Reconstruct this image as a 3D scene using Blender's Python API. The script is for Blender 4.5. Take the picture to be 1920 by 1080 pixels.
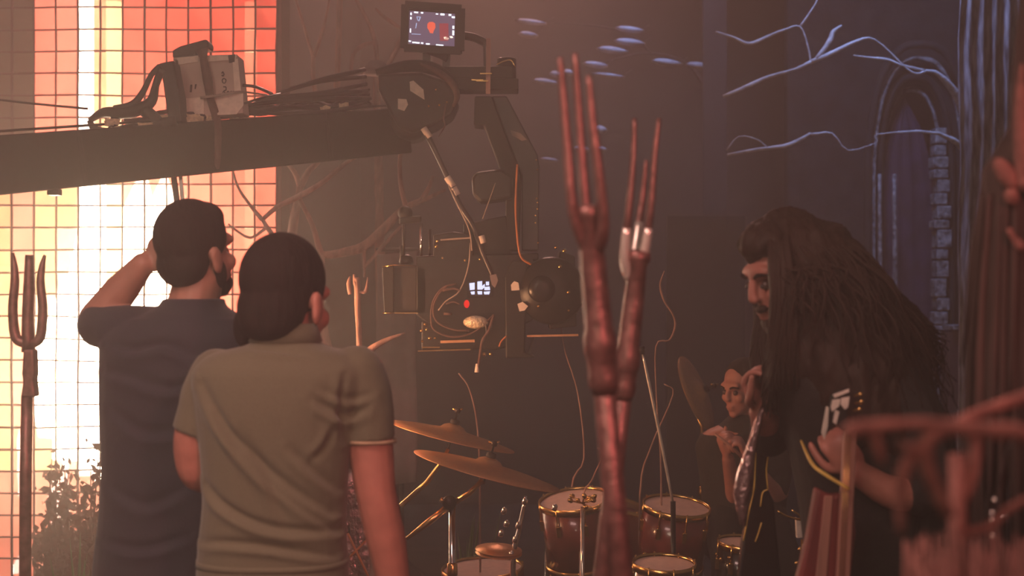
import bpy, bmesh, math, random
import numpy as np
from mathutils import Vector, Matrix, noise as mnoise
for _o in list(bpy.data.objects): bpy.data.objects.remove(_o, do_unlink=True)
SC = bpy.context.scene
COL = SC.collection
R = random.Random(7)
CAM_Z = 1.55; FPX = 1920 * 50.0 / 36.0
# ---------------------------------------------------------------- camera
cd = bpy.data.cameras.new('camera'); cam = bpy.data.objects.new('camera', cd); COL.objects.link(cam)
cam.location = (0, 0, CAM_Z); cam.rotation_euler = (math.radians(90), 0, 0)
cd.lens = 50.0; cd.sensor_width = 36.0; cd.clip_start = 0.05; cd.clip_end = 60
cd.dof.use_dof = True; cd.dof.focus_distance = 5.0; cd.dof.aperture_fstop = 2.8
SC.camera = cam
# ---------------------------------------------------------------- view, world
SC.view_settings.view_transform = 'Standard'; SC.view_settings.look = 'None'
SC.view_settings.gamma = 1.0; SC.view_settings.use_curve_mapping = False
SC.view_settings.exposure = 0.0
w = bpy.data.worlds.new('studio_dark'); SC.world = w; w.use_nodes = True
w.node_tree.nodes['Background'].inputs['Color'].default_value = (1.0, 0.66, 0.57, 1)
w.node_tree.nodes['Background'].inputs['Strength'].default_value = 0.085
# ---------------------------------------------------------------- lamps
def P(px, py, d):
    """point seen at photo pixel (px,py) at distance d in front of the camera"""
    return Vector(((px - 960.0) * d / FPX, d, CAM_Z + (540.0 - py) * d / FPX))
def area(name, loc, target, col, power, sx, sy=None, spread=None):
    l = bpy.data.lights.new(name, 'AREA'); l.energy = power; l.color = col
    l.shape = 'RECTANGLE'; l.size = sx; l.size_y = sy or sx
    if spread: l.spread = math.radians(spread)
    o = bpy.data.objects.new(name, l); COL.objects.link(o); o.location = loc
    d = Vector(target) - Vector(loc); o.rotation_euler = d.to_track_quat('-Z', 'Y').to_euler()
    return o
def spot(name, loc, target, col, power, size, blend=0.6, radius=0.15):
    l = bpy.data.lights.new(name, 'SPOT'); l.energy = power; l.color = col; l.spot_size = math.radians(size); l.spot_blend = blend; l.shadow_soft_size = radius
    o = bpy.data.objects.new(name, l); COL.objects.link(o); o.location = loc
    o.rotation_euler = (Vector(target) - Vector(loc)).to_track_quat('-Z', 'Y').to_euler(); return o
area('red_backlight', (-2.25, 8.3, 1.7), (-2.25, 6.9, 1.7), (1.0, 0.13, 0.09), 260, 1.8, 3.0)
spot('red_key', (1.3, -0.8, 2.7), (-0.5, 3.8, 1.25), (1.0, 0.27, 0.24), 330, 31, 0.7)
area('warm_fill', (-1.6, -1.3, 3.0), (-0.9, 4.0, 1.2), (1.0, 0.74, 0.52), 14, 1.4, 1.2, 80)
area('near_haze_fill', (-1.2, 1.5, 3.4), (-0.9, 1.9, 0.0), (1.0, 0.55, 0.47), 52, 1.4, 0.8, 130)  # added lamp, lifts the haze close to the camera
area('rear_haze_fill', (-0.2, 9.7, 4.7), (-0.2, 5.4, 0.5), (1.0, 0.48, 0.38), 15, 1.0, 0.5, 85)  # added lamp, brightens the haze behind the crane head
area('blue_moon', (1.75, 7.3, 4.4), (2.5, 8.3, 2.6), (0.36, 0.48, 1.0), 16, 0.4, 0.4, 100)
area('blue_top', (0.75, 8.2, 4.7), (0.7, 9.25, 3.0), (0.36, 0.50, 1.0), 7, 0.4, 0.3, 70)  # second blue lamp, added to bring out the far leaves
spot('fire_spill_fill', P(335, 720, 5.0), (0.3, 5.3, 1.55), (1.0, 0.44, 0.20), 115, 85, 0.6, 0.12)  # added spot hidden behind the dark-shirted man, stands in for fire spill
# ---------------------------------------------------------------- helpers
ORIG = {}
def tag(o, label=None, cat=None, group=None, kind=None):
    if label: o['label'] = label
    if cat: o['category'] = cat
    if group: o['group'] = group
    if kind: o['kind'] = kind
    return o
def empty(name, loc, label=None, cat=None, group=None):
    o = bpy.data.objects.new(name, None); COL.objects.link(o); o.location = loc
    o.empty_display_size = 0.05; ORIG[o] = Vector(loc)
    return tag(o, label, cat, group)
def link(name, me, parent=None, base=None):
    """link a mesh given in world coordinates; base = origin"""
    o = bpy.data.objects.new(name, me); COL.objects.link(o)
    if parent is not None:
        b = ORIG[parent]; o.parent = parent
    else:
        b = Vector(base) if base is not None else Vector((0, 0, 0)); o.location = b
    ORIG[o] = b
    if b.length > 0: me.transform(Matrix.Translation(-b))
    return o
def catmull(pts, k=4):
    pts = [Vector(p) for p in pts]
    if len(pts) < 3 or k < 2: return pts
    q = [2 * pts[0] - pts[1]] + pts + [2 * pts[-1] - pts[-2]]
    out = []
    for i in range(1, len(q) - 2):
        a, b, c, d = q[i-1], q[i], q[i+1], q[i+2]
        for j in range(k):
            t = j / k
            out.append(0.5 * ((2*b) + (c-a)*t + (2*a-5*b+4*c-d)*t*t + (3*b-a-3*c+d)*t*t*t))
    out.append(pts[-1]); return out
def interp(vals, n):
    if not isinstance(vals, (list, tuple)): return [vals] * n
    m = len(vals); out = []
    for i in range(n):
        t = i * (m - 1) / max(1, n - 1); a = min(int(t), m - 2) if m > 1 else 0
        out.append(vals[a] + (vals[min(a+1, m-1)] - vals[a]) * (t - a))
    return out
class MB:
    def __init__(s): s.v = []; s.f = []
    def add(s, v, f):
        o = len(s.v); s.v += [tuple(x) for x in v]; s.f += [tuple(i + o for i in q) for q in f]; return s
    def box(s, c, size, rot=None):
        c = Vector(c); m = rot.to_3x3() if rot is not None else Matrix.Identity(3)
        x, y, z = [q / 2 for q in size]
        v = [c + m @ Vector(q) for q in ((-x,-y,-z),(x,-y,-z),(x,y,-z),(-x,y,-z),(-x,-y,z),(x,-y,z),(x,y,z),(-x,y,z))]
        return s.add(v, [(0,3,2,1),(4,5,6,7),(0,1,5,4),(1,2,6,5),(2,3,7,6),(3,0,4,7)])
    def beam(s, a, b, w, h, up=(0,0,1)):
        """box from a to b, w wide across, h high"""
        a, b = Vector(a), Vector(b); t = (b - a).normalized(); u = Vector(up)
        sx = t.cross(u)
        if sx.length < 1e-4: sx = t.cross(Vector((0,1,0)))
        sx.normalize(); u = sx.cross(t)
        r = [(-1,-1),(1,-1),(1,1),(-1,1)]
        v = [p + sx*(i*w/2) + u*(j*h/2) for p in (a, b) for i, j in r]
        return s.add(v, [(3,2,1,0),(4,5,6,7),(0,1,5,4),(1,2,6,5),(2,3,7,6),(3,0,4,7)])
    def tube(s, pts, rad, n=8, k=1, flat=1.0, wob=0.0, seed=0):
        pts = catmull(pts, k) if k > 1 else [Vector(p) for p in pts]
        rad = interp(rad, len(pts)); N = len(pts)
        nrm = None; v = []; f = []
        for i, p in enumerate(pts):
            t = (pts[min(i+1, N-1)] - pts[max(i-1, 0)]).normalized()
            if nrm is None:
                a = Vector((0,0,1)) if abs(t.z) < 0.9 else Vector((1,0,0))
                nrm = t.cross(a).normalized()
            nrm = (nrm - t * nrm.dot(t)).normalized(); bn = t.cross(nrm)
            for j in range(n):
                an = 2*math.pi*j/n; r = rad[i]
                if wob: r *= 1 + wob * mnoise.noise(Vector((p.x*9+seed, p.z*9+an*1.3, p.y*9)))
                v.append(p + nrm*(math.cos(an)*r) + bn*(math.sin(an)*r*flat))
        for i in range(N-1):
            for j in range(n):
                a = i*n+j; b = i*n+(j+1) % n
                f.append((a, b, b+n, a+n))
        f.append(tuple(range(n-1, -1, -1))); f.append(tuple((N-1)*n+j for j in range(n)))
        return s.add(v, f)
    def limb(s, pts, rad, n=12, k=5):
        """tube with rounded ends"""
        pts = catmull(pts, k); rad = interp(rad, len(pts))
        s.tube(pts, rad, n)
        s.ell(pts[0], (rad[0],)*3, nu=n, nv=8); s.ell(pts[-1], (rad[-1],)*3, nu=n, nv=8)
        return s
    def ell(s, c, r, rot=None, nu=16, nv=10):
        c = Vector(c); m = rot.to_3x3() if rot is not None else Matrix.Identity(3); v = []; f = []
        v.append(c + m @ Vector((0,0,-r[2])))
        for i in range(1, nv):
            ph = -math.pi/2 + math.pi*i/nv
            for j in range(nu):
                th = 2*math.pi*j/nu
                v.append(c + m @ Vector((r[0]*math.cos(ph)*math.cos(th), r[1]*math.cos(ph)*math.sin(th), r[2]*math.sin(ph))))
        v.append(c + m @ Vector((0,0,r[2]))); L = len(v)-1
        for j in range(nu):
            f.append((0, 1+(j+1) % nu, 1+j)); f.append((L, L-nu+j, L-nu+(j+1) % nu))
        for i in range(nv-2):
            for j in range(nu):
                a = 1+i*nu+j; b = 1+i*nu+(j+1) % nu
                f.append((a, b, b+nu, a+nu))
        return s.add(v, f)
    def loft(s, rings, cap=True):
        n = len(rings[0]); v = [p for r in rings for p in r]; f = []
        for i in range(len(rings)-1):
            for j in range(n):
                a = i*n+j; b = i*n+(j+1) % n; f.append((a, b, b+n, a+n))
        if cap:
            f.append(tuple(range(n-1, -1, -1))); f.append(tuple((len(rings)-1)*n+j for j in range(n)))
        return s.add(v, f)
    def lathe(s, prof, c, axis=(0,0,1), n=24, cap=True):
        c = Vector(c); q = Vector((0,0,1)).rotation_difference(Vector(axis)).to_matrix()
        rings = [[c + q @ Vector((r*math.cos(2*math.pi*j/n), r*math.sin(2*math.pi*j/n), z)) for j in range(n)] for r, z in prof]
        return s.loft(rings, cap)
    def prism(s, poly, off):
        off = Vector(off); a = [Vector(p) for p in poly]; n = len(a)
        v = a + [p + off for p in a]
        f = [tuple(range(n)), tuple(range(2*n-1, n-1, -1))] + [(i, i+n, (i+1) % n + n, (i+1) % n) for i in range(n)]
        return s.add(v, f)
    def mesh(s, name='m'):
        me = bpy.data.meshes.new(name); me.from_pydata(s.v, [], s.f)
        bm = bmesh.new(); bm.from_mesh(me); bmesh.ops.recalc_face_normals(bm, faces=bm.faces); bm.to_mesh(me); bm.free()
        return me
    def build(s, name, mat, parent=None, smooth=True, bevel=0, base=None):
        me = s.mesh(name)
        if smooth:
            for p in me.polygons: p.use_smooth = True
        me.materials.append(mat)
        o = link(name, me, parent, base)
        if bevel:
            b = o.modifiers.new('bevel', 'BEVEL'); b.width = bevel; b.segments = 2; b.limit_method = 'ANGLE'
        return o
def organic(mb, name, mat, parent, voxel=0.007, smooth=6, fold=None, base=None):
    """one continuous skin over overlapping closed volumes"""
    me = mb.mesh(name + '_raw'); t = bpy.data.objects.new('tmp', me); COL.objects.link(t)
    r = t.modifiers.new('r', 'REMESH'); r.mode = 'VOXEL'; r.voxel_size = voxel
    if smooth:
        q = t.modifiers.new('s', 'SMOOTH'); q.iterations = smooth; q.factor = 0.5
    dg = bpy.context.evaluated_depsgraph_get(); dg.update()
    out = bpy.data.meshes.new_from_object(t.evaluated_get(dg), depsgraph=dg); out.name = name
    bpy.data.objects.remove(t, do_unlink=True); bpy.data.meshes.remove(me)
    if fold: fold(out)
    for p in out.polygons: p.use_smooth = True
    out.materials.clear(); out.materials.append(mat)
    return link(name, out, parent, base)
# ---------------------------------------------------------------- materials
def mat(name, col, rough=0.6, metal=0.0, var=0.25, scale=18.0, bump=0.15, spec=0.5, stretch=(1,1,1), emit=None, estr=0, sheen=0, col2=None, coat=0):
    m = bpy.data.materials.new(name); m.use_nodes = True; nt = m.node_tree; b = nt.nodes['Principled BSDF']
    b.inputs['Roughness'].default_value = rough; b.inputs['Metallic'].default_value = metal
    b.inputs['Specular IOR Level'].default_value = spec
    if sheen: b.inputs['Sheen Weight'].default_value = sheen
    if coat: b.inputs['Coat Weight'].default_value = coat
    tc = nt.nodes.new('ShaderNodeTexCoord'); mp = nt.nodes.new('ShaderNodeMapping'); mp.inputs['Scale'].default_value = stretch
    nz = nt.nodes.new('ShaderNodeTexNoise'); nz.inputs['Scale'].default_value = scale; nz.inputs['Detail'].default_value = 4
    nt.links.new(tc.outputs['Object'], mp.inputs['Vector']); nt.links.new(mp.outputs['Vector'], nz.inputs['Vector'])
    cr = nt.nodes.new('ShaderNodeValToRGB')
    c2 = col2 or tuple(min(1, c*(1+var)) for c in col); c1 = tuple(c*(1-var) for c in col) if not col2 else col
    cr.color_ramp.elements[0].color = (*c1, 1); cr.color_ramp.elements[1].color = (*c2, 1)
    cr.color_ramp.elements[0].position = 0.3; cr.color_ramp.elements[1].position = 0.7
    nt.links.new(nz.outputs['Fac'], cr.inputs['Fac']); nt.links.new(cr.outputs['Color'], b.inputs['Base Color'])
    if bump:
        bp = nt.nodes.new('ShaderNodeBump'); bp.inputs['Strength'].default_value = bump; bp.inputs['Distance'].default_value = 0.01
        nt.links.new(nz.outputs['Fac'], bp.inputs['Height']); nt.links.new(bp.outputs['Normal'], b.inputs['Normal'])
    if emit:
        b.inputs['Emission Color'].default_value = (*emit, 1); b.inputs['Emission Strength'].default_value = estr
    return m
def emitter(name, col, s):
    m = bpy.data.materials.new(name); m.use_nodes = True; nt = m.node_tree; nt.nodes.clear()
    e = nt.nodes.new('ShaderNodeEmission'); e.inputs[0].default_value = (*col, 1); e.inputs[1].default_value = s
    o = nt.nodes.new('ShaderNodeOutputMaterial'); nt.links.new(e.outputs[0], o.inputs[0]); return m
def cloth_pane(name, col, trans, clear):
    m = bpy.data.materials.new(name); m.use_nodes = True; nt = m.node_tree; nt.nodes.clear()
    tc = nt.nodes.new('ShaderNodeTexCoord'); nz = nt.nodes.new('ShaderNodeTexNoise'); nz.inputs['Scale'].default_value = 14
    nt.links.new(tc.outputs['Object'], nz.inputs['Vector'])
    cr = nt.nodes.new('ShaderNodeValToRGB'); cr.color_ramp.elements[0].color = (*[c*0.8 for c in col], 1); cr.color_ramp.elements[1].color = (*col, 1)
    nt.links.new(nz.outputs['Fac'], cr.inputs['Fac'])
    d = nt.nodes.new('ShaderNodeBsdfDiffuse'); t = nt.nodes.new('ShaderNodeBsdfTranslucent'); c = nt.nodes.new('ShaderNodeBsdfTransparent')
    nt.links.new(cr.outputs[0], d.inputs[0]); nt.links.new(cr.outputs[0], t.inputs[0])
    m1 = nt.nodes.new('ShaderNodeMixShader'); m1.inputs[0].default_value = trans
    m2 = nt.nodes.new('ShaderNodeMixShader'); m2.inputs[0].default_value = clear
    nt.links.new(d.outputs[0], m1.inputs[1]); nt.links.new(t.outputs[0], m1.inputs[2])
    nt.links.new(m1.outputs[0], m2.inputs[1]); nt.links.new(c.outputs[0], m2.inputs[2])
    o = nt.nodes.new('ShaderNodeOutputMaterial'); nt.links.new(m2.outputs[0], o.inputs[0]); return m
M = {}
M['ground'] = mat('ground_dirt', (0.05, 0.036, 0.028), 0.95, scale=6, bump=0.6, var=0.5)
M['wall'] = mat('painted_set_wall', (0.045, 0.034, 0.028), 0.95, scale=3, bump=0.2, var=0.3)
M['black'] = mat('black_paint', (0.010, 0.008, 0.007), 0.5, spec=0.3, scale=40, bump=0.05)
M['blackmetal'] = mat('black_metal', (0.02, 0.018, 0.017), 0.3, 0.6, scale=40, bump=0.03)
M['blackplastic'] = mat('black_plastic', (0.012, 0.010, 0.009), 0.38, spec=0.3, scale=60, bump=0.05)
M['wrap'] = mat('grey_black_wrap', (0.026, 0.021, 0.018), 0.5, spec=0.3, scale=14, bump=0.3)
M['strap'] = mat('webbing_strap', (0.10, 0.05, 0.04), 0.8, scale=60, bump=0.2)
M['tape'] = mat('cream_tape', (0.82, 0.68, 0.57), 0.7, scale=50, bump=0.1, var=0.12)
M['card'] = mat('grey_card', (0.55, 0.42, 0.36), 0.8, scale=9, bump=0.05, var=0.1)
M['ink'] = mat('dark_ink', (0.02, 0.008, 0.008), 0.8, bump=0)
M['foil'] = mat('crumpled_plastic', (0.8, 0.66, 0.45), 0.3, 0.2, scale=70, bump=0.9)  # pale gold also carries fire light skimming the scraps
M['cable'] = mat('cable_rubber', (0.03, 0.02, 0.02), 0.35, bump=0)
M['cablegrey'] = mat('pale_cable', (0.35, 0.27, 0.22), 0.5, bump=0)
M['orangecable'] = mat('orange_cable', (0.5, 0.16, 0.04), 0.4, bump=0)
M['skin'] = mat('skin', (0.42, 0.165, 0.125), 0.5, scale=30, bump=0.06, var=0.1)
M['skindark'] = mat('tanned_skin', (0.36, 0.17, 0.12), 0.5, scale=30, bump=0.06, var=0.1)
M['hair'] = mat('dark_hair', (0.012, 0.007, 0.006), 0.8, spec=0.2, scale=60, bump=0.6, stretch=(1,1,0.2))
M['hairbrown'] = mat('brown_hair', (0.028, 0.014, 0.010), 0.6, spec=0.25, scale=60, bump=0.5, stretch=(1,1,0.2))
M['polo'] = mat('khaki_polo_cotton', (0.115, 0.108, 0.068), 0.9, scale=240, bump=0.12, var=0.1, sheen=0.2)
M['navy'] = mat('navy_tshirt_cotton', (0.022, 0.024, 0.036), 0.9, scale=200, bump=0.12, var=0.15, sheen=0.15)
M['trouser'] = mat('dark_trousers', (0.03, 0.02, 0.017), 0.9, scale=150, bump=0.15)
M['blackcloth'] = mat('black_cloth', (0.012, 0.009, 0.009), 0.85, scale=40, bump=0.3)
M['shoe'] = mat('shoe_leather', (0.02, 0.015, 0.013), 0.5, bump=0.1)
M['iron'] = mat('dark_bronze_iron', (0.20, 0.095, 0.085), 0.42, 0.6, scale=45, bump=0.25, var=0.4)
M['silver'] = mat('pale_steel', (0.75, 0.68, 0.6), 0.3, 0.6, bump=0.05)
M['brass'] = mat('brass', (0.75, 0.45, 0.16), 0.22, 1.0, scale=30, bump=0.05, var=0.15)
M['cymbal'] = mat('bronze_cymbal', (0.62, 0.33, 0.16), 0.42, 0.75, scale=90, bump=0.1, var=0.1)
M['chrome'] = mat('chrome', (0.8, 0.75, 0.72), 0.1, 1.0, bump=0)
M['drumred'] = mat('red_drum_shell', (0.16, 0.03, 0.028), 0.25, scale=20, bump=0.02, coat=0.5)
M['drumhead'] = mat('coated_drum_head', (0.55, 0.35, 0.28), 0.6, scale=40, bump=0.05, var=0.1)
M['bark'] = mat('dry_bark', (0.30, 0.17, 0.14), 0.85, scale=40, bump=0.6, var=0.4, stretch=(1,1,0.3))
M['palebark'] = mat('pale_bark', (0.55, 0.40, 0.34), 0.8, scale=40, bump=0.5, var=0.25, stretch=(1,1,0.3))
M['darkbark'] = mat('dark_bark', (0.045, 0.026, 0.022), 0.9, scale=26, bump=1.0, var=0.6, stretch=(1,1,0.15))
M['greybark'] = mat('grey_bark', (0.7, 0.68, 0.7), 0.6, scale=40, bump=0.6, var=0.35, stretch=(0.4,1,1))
M['stone'] = mat('arch_stone', (0.022, 0.02, 0.02), 0.9, scale=12, bump=0.9, var=0.6)
M['stonelight'] = mat('mottled_stone', (0.02, 0.018, 0.02), 0.7, scale=30, bump=1.0, col2=(0.5, 0.48, 0.48))
M['drape'] = mat('textured_drape', (0.035, 0.03, 0.032), 0.6, scale=30, bump=0.8, col2=(0.55, 0.5, 0.52), stretch=(1,1,0.22))
M['purple'] = mat('purple_cloth', (0.07, 0.045, 0.075), 0.9, scale=7, bump=0.3, var=0.5)
M['flat'] = mat('grey_flat', (0.032, 0.031, 0.033), 0.9, scale=4, bump=0.1)
M['banner'] = mat('lilac_grey_cloth', (0.22, 0.17, 0.17), 0.9, scale=20, bump=0.15, var=0.12)
M['cord'] = mat('lattice_cord', (0.10, 0.02, 0.03), 0.8, bump=0)
M['grass'] = mat('grass_blade', (0.10, 0.17, 0.035), 0.6, bump=0)
M['shrub'] = mat('dry_shrub', (0.19, 0.065, 0.045), 0.9, bump=0)
M['leaf'] = mat('grey_leaf', (0.45, 0.45, 0.5), 0.5, bump=0.1)
M['gtred'] = mat('red_lacquer', (0.20, 0.035, 0.035), 0.3, scale=9, bump=0.02, var=0.4, coat=0.6, stretch=(2,2,0.2))
M['gtwood'] = mat('pinkish_wood', (0.38, 0.18, 0.14), 0.4, scale=12, bump=0.05, var=0.3, stretch=(2,2,0.2))
M['gtblack'] = mat('black_lacquer', (0.01, 0.008, 0.008), 0.2, bump=0, coat=0.6)
M['edging'] = mat('yellow_edging', (0.75, 0.5, 0.12), 0.35, bump=0)
M['pearl'] = mat('ivory_headstock', (0.75, 0.66, 0.58), 0.4, scale=30, bump=0.1, var=0.2)
M['sequin'] = mat('crumpled_shiny_sash', (0.35, 0.22, 0.22), 0.15, 0.7, scale=45, bump=1.0)
# ================================================================ the setting
g = MB()
nx, ny = 60, 70
vv = []
for i in range(nx+1):
    for j in range(ny+1):
        x = -6 + 12*i/nx; y = -1.5 + 12*j/ny
        vv.append((x, y, 0.03*mnoise.noise(Vector((x*1.7, y*1.7, 0))) - 0.02))
g.add(vv, [(i*(ny+1)+j, (i+1)*(ny+1)+j, (i+1)*(ny+1)+j+1, i*(ny+1)+j+1) for i in range(nx) for j in range(ny)])
o = g.build('floor', M['ground']); tag(o, 'dark earth floor of the film set', 'floor', kind='structure')
o = MB().box((0, 10.3, 2.9), (12, 0.12, 5.8)).build('wall_back', M['wall'], smooth=False); tag(o, 'dark painted backing wall of the set', 'wall', kind='structure')
# haze
hz = bpy.data.materials.new('stage_haze'); hz.use_nodes = True; nt = hz.node_tree; nt.nodes.clear()
vs = nt.nodes.new('ShaderNodeVolumeScatter'); vs.inputs['Density'].default_value = 0.062; vs.inputs['Anisotropy'].default_value = 0.62
vs.inputs['Color'].default_value = (0.92, 0.82, 0.76, 1)
oo = nt.nodes.new('ShaderNodeOutputMaterial'); nt.links.new(vs.outputs[0], oo.inputs['Volume'])
o = MB().box((0, 4.5, 2.9), (15, 14, 6.6)).build('haze', hz, smooth=False); tag(o, 'thin warm stage haze filling the set', 'haze', kind='stuff')
# ---------------------------------------------------------------- glowing lattice screen at the left
SY = 7.0; CW = 0.1085
S0 = P(520, 0, SY).x            # right edge
scr = empty('lattice_screen', (S0 - 1.0, SY, 0), 'tall backlit cloth screen divided by a square cord lattice, glowing red and orange', 'screen')
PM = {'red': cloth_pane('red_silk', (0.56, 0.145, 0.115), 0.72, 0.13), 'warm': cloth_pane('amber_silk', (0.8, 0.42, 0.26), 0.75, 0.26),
      'grey': cloth_pane('grey_silk', (0.13, 0.105, 0.085), 0.06, 0.0), 'pink': cloth_pane('low_glow_pink_silk', (0.34, 0.15, 0.12), 0.6, 0.10),
      'low_glow': cloth_pane('low_glow_amber_silk', (0.38, 0.22, 0.13), 0.6, 0.10), 'clear': cloth_pane('full_glow_silk', (0.7, 0.5, 0.36), 0.7, 0.6)}  # blaze glow and its falloff are put into the silk tones
def pane_mesh(m, bulge, sk):
    n = 4; v = []; f = []
    for i in range(n+1):
        for j in range(n+1):
            a = i/n - .5; b = j/n - .5
            v.append((a*CW*0.97 + sk*b*b*0.01, -bulge*(1-4*a*a)*(1-4*b*b), b*CW*0.97 + sk*0.006*a*a))
    for i in range(n):
        for j in range(n): f.append((i*(n+1)+j, (i+1)*(n+1)+j, (i+1)*(n+1)+j+1, i*(n+1)+j+1))
    me = bpy.data.meshes.new('pane'); me.from_pydata(v, [], f); me.materials.append(PM[m])
    for p in me.polygons: p.use_smooth = True
    return me
PV = {m: [pane_mesh(m, b, s) for b, s in ((0.008, 0.4), (0.013, -0.5), (0.005, 0.8))] for m in PM}
NC, NR = 13, 28
extra = MB(); nobj = 0
def boom_hide(px, py): return (262 - 0.07*px) < py - 22 and py + 22 < (362 - 0.115*px) and px < 760
for c in range(NC):
    for r in range(NR):
        x = S0 - CW*(c+.5); z = CW*(r+.5)
        px = 960 + x*FPX/SY; py = 540 - (z-CAM_Z)*FPX/SY
        jx = 0.006*mnoise.noise(Vector((x*3, z*3, 1.0))); 
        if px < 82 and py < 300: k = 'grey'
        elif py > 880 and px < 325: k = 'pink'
        elif py > 300 and px < 62: k = 'pink' if px > 25 else 'low_glow'
        elif px < 325 and py > 330: k = 'clear' if px > 150 - 0.33*(py-340) and not (py > 800 and px < 90) else 'low_glow'  # clearest panes trace the blaze shape, darker ones carry its falloff
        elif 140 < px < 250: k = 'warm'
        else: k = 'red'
        hid = (boom_hide(px, py) or (px > 225 and py > 620) or (py > 1085))
        if hid:
            me = PV[k][0]
            extra.add([(v.co.x + x, v.co.y + SY, v.co.z + z) for v in me.vertices], [tuple(p.vertices) for p in me.polygons])
            continue
        me = PV[k][(c*7+r*5) % 3]
        o = bpy.data.objects.new('pane', me); COL.objects.link(o); o.parent = scr
        o.location = Vector((x + jx, SY, z)) - ORIG[scr]; nobj += 1
print('panes', nobj)
me = bpy.data.meshes.new('pane_rest'); me.from_pydata(extra.v, [], extra.f); me.materials.append(PM['red'])
o = link('pane_cloth', me, scr); o['kind'] = 'stuff'
HT = CW*NR; WD = CW*NC
for c in range(NC+1):
    x = S0 - CW*c
    pts = [(x + 0.006*mnoise.noise(Vector((x*3, z*3.0, 1.0))), SY-0.014+0.004*mnoise.noise(Vector((x, z*4, 5.0))), z) for z in np.linspace(0, HT, 30)]
    MB().tube(pts, 0.0056 if c % 3 else 0.0070, 5).build('cord', M['cord'], scr)
for r in range(NR+1):
    z = CW*r
    pts = [(x, SY-0.014, z + 0.009*mnoise.noise(Vector((x*2.2, z*3.0, 8.0)))) for x in np.linspace(S0-WD, S0, 22)]
    MB().tube(pts, 0.0050, 5).build('cord', M['cord'], scr)
for x in (S0+0.012, S0-WD-0.012):
    MB().box((x, SY, HT/2), (0.02, 0.03, HT+0.02)).build('frame_post', M['cord'], scr, smooth=False)
MB().box((S0-WD/2, SY, HT+0.01), (WD, 0.03, 0.02)).build('frame_rail', M['cord'], scr, smooth=False)
# vertical tube lamps behind the screen
E_tube = emitter('tube_glow', (1.0, 0.86, 0.66), 26); E_amber = emitter('amber_tube_glow', (1.0, 0.62, 0.25), 5.5); E_rose = emitter('rose_tube_glow', (1.0, 0.42, 0.22), 4.0)
for px, rr, m, z0, z1, lab in ((160, 0.042, E_tube, 0.6, 3.3, 'brightest white tube lamp behind the lattice screen'), (214, 0.040, E_amber, 1.2, 3.0, 'soft amber tube lamp behind the screen, right of the white one'),
                        (470, 0.030, E_rose, 0.4, 3.0, 'faint rose tube lamp behind the screen near its right edge')):
    b = P(px, 0, SY+0.22); b.z = 0
    t = empty('tube_lamp', b, lab, 'lamp', 'tube lamps behind the screen')
    MB().tube([(b.x, b.y, z0), (b.x, b.y, z1)], rr, 12).build('tube', m, t)
    MB().lathe([(0.06, 0), (0.06, 0.02), (0.016, 0.03), (0.016, z0)], b, n=12).build('stand', M['black'], t)
    MB().lathe([(rr*1.15, z1), (rr*1.15, z1+0.05)], b, n=12).build('end_cap', M['black'], t)
# the blaze
E_fire = emitter('flame_white', (1.0, 0.76, 0.50), 62); E_fire2 = emitter('flame_small', (1.0, 0.86, 0.70), 12)
fl = empty('blaze', P(170, 0, SY+0.45) * Vector((1,1,0)) if False else Vector((P(170,0,SY+0.45).x, SY+0.45, 0)), 'white-hot blaze burning behind the lattice screen', 'fire')
def tongue(base, tip, r, seed, m, n=10, k=9, prof=None):
    base, tip = Vector(base), Vector(tip); rings = []
    for i in range(k+1):
        t = i/k; c = base.lerp(tip, t) + Vector((0.05*mnoise.noise(Vector((seed, t*2.5, 0)))*t, 0.03*mnoise.noise(Vector((seed, t*2, 4))), 0))
        rr = r*max(0.02, (math.sin(math.pi*min(1, 0.22+t*0.78))**0.8))*(1+0.2*mnoise.noise(Vector((seed, t*5, 2))))
        rings.append([c + Vector((math.cos(2*math.pi*j/n)*rr*(1+0.18*mnoise.noise(Vector((seed+j, t*4, 1)))), math.sin(2*math.pi*j/n)*rr*0.7, 0)) for j in range(n)])
    b = MB().loft(rings); return b.build('flame_tongue', m, fl)
for i, (bx, by, tx, ty, rp) in enumerate(((150, 860, 205, 300, 75), (235, 850, 262, 310, 70), (100, 820, 118, 520, 42), (215, 900, 235, 480, 60), (290, 700, 300, 320, 45))):
    d = SY + 0.4 + 0.05*i
    tongue(P(bx, by, d), P(tx, ty, d), rp*d/FPX, i*3.1, E_fire)
for i, (bx, by, tx, ty, rp) in enumerate(((103, 1005, 100, 880, 9), (118, 1008, 114, 850, 14), (40, 930, 42, 800, 7), (30, 1075, 34, 1040, 9), (85, 800, 82, 760, 8))):
    d = SY + 0.3
    tongue(P(bx, by, d), P(tx, ty, d), rp*d/FPX, i*2.3+20, E_fire2)
# logs under it
for i, (a, b) in enumerate(((60, 330), (110, 260), (40, 210))):
    MB().tube([P(a, 1040, SY+0.38+0.1*i) * Vector((1,1,0)) + Vector((0,0,0.06)), P((a+b)/2, 1040, SY+0.4) * Vector((1,1,0)) + Vector((0,0,0.12)), P(b, 1040, SY+0.5-0.08*i) * Vector((1,1,0)) + Vector((0,0,0.08))], [0.05, 0.06, 0.045], 9, 3, wob=0.3).build('log', M['darkbark'], fl)
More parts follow.
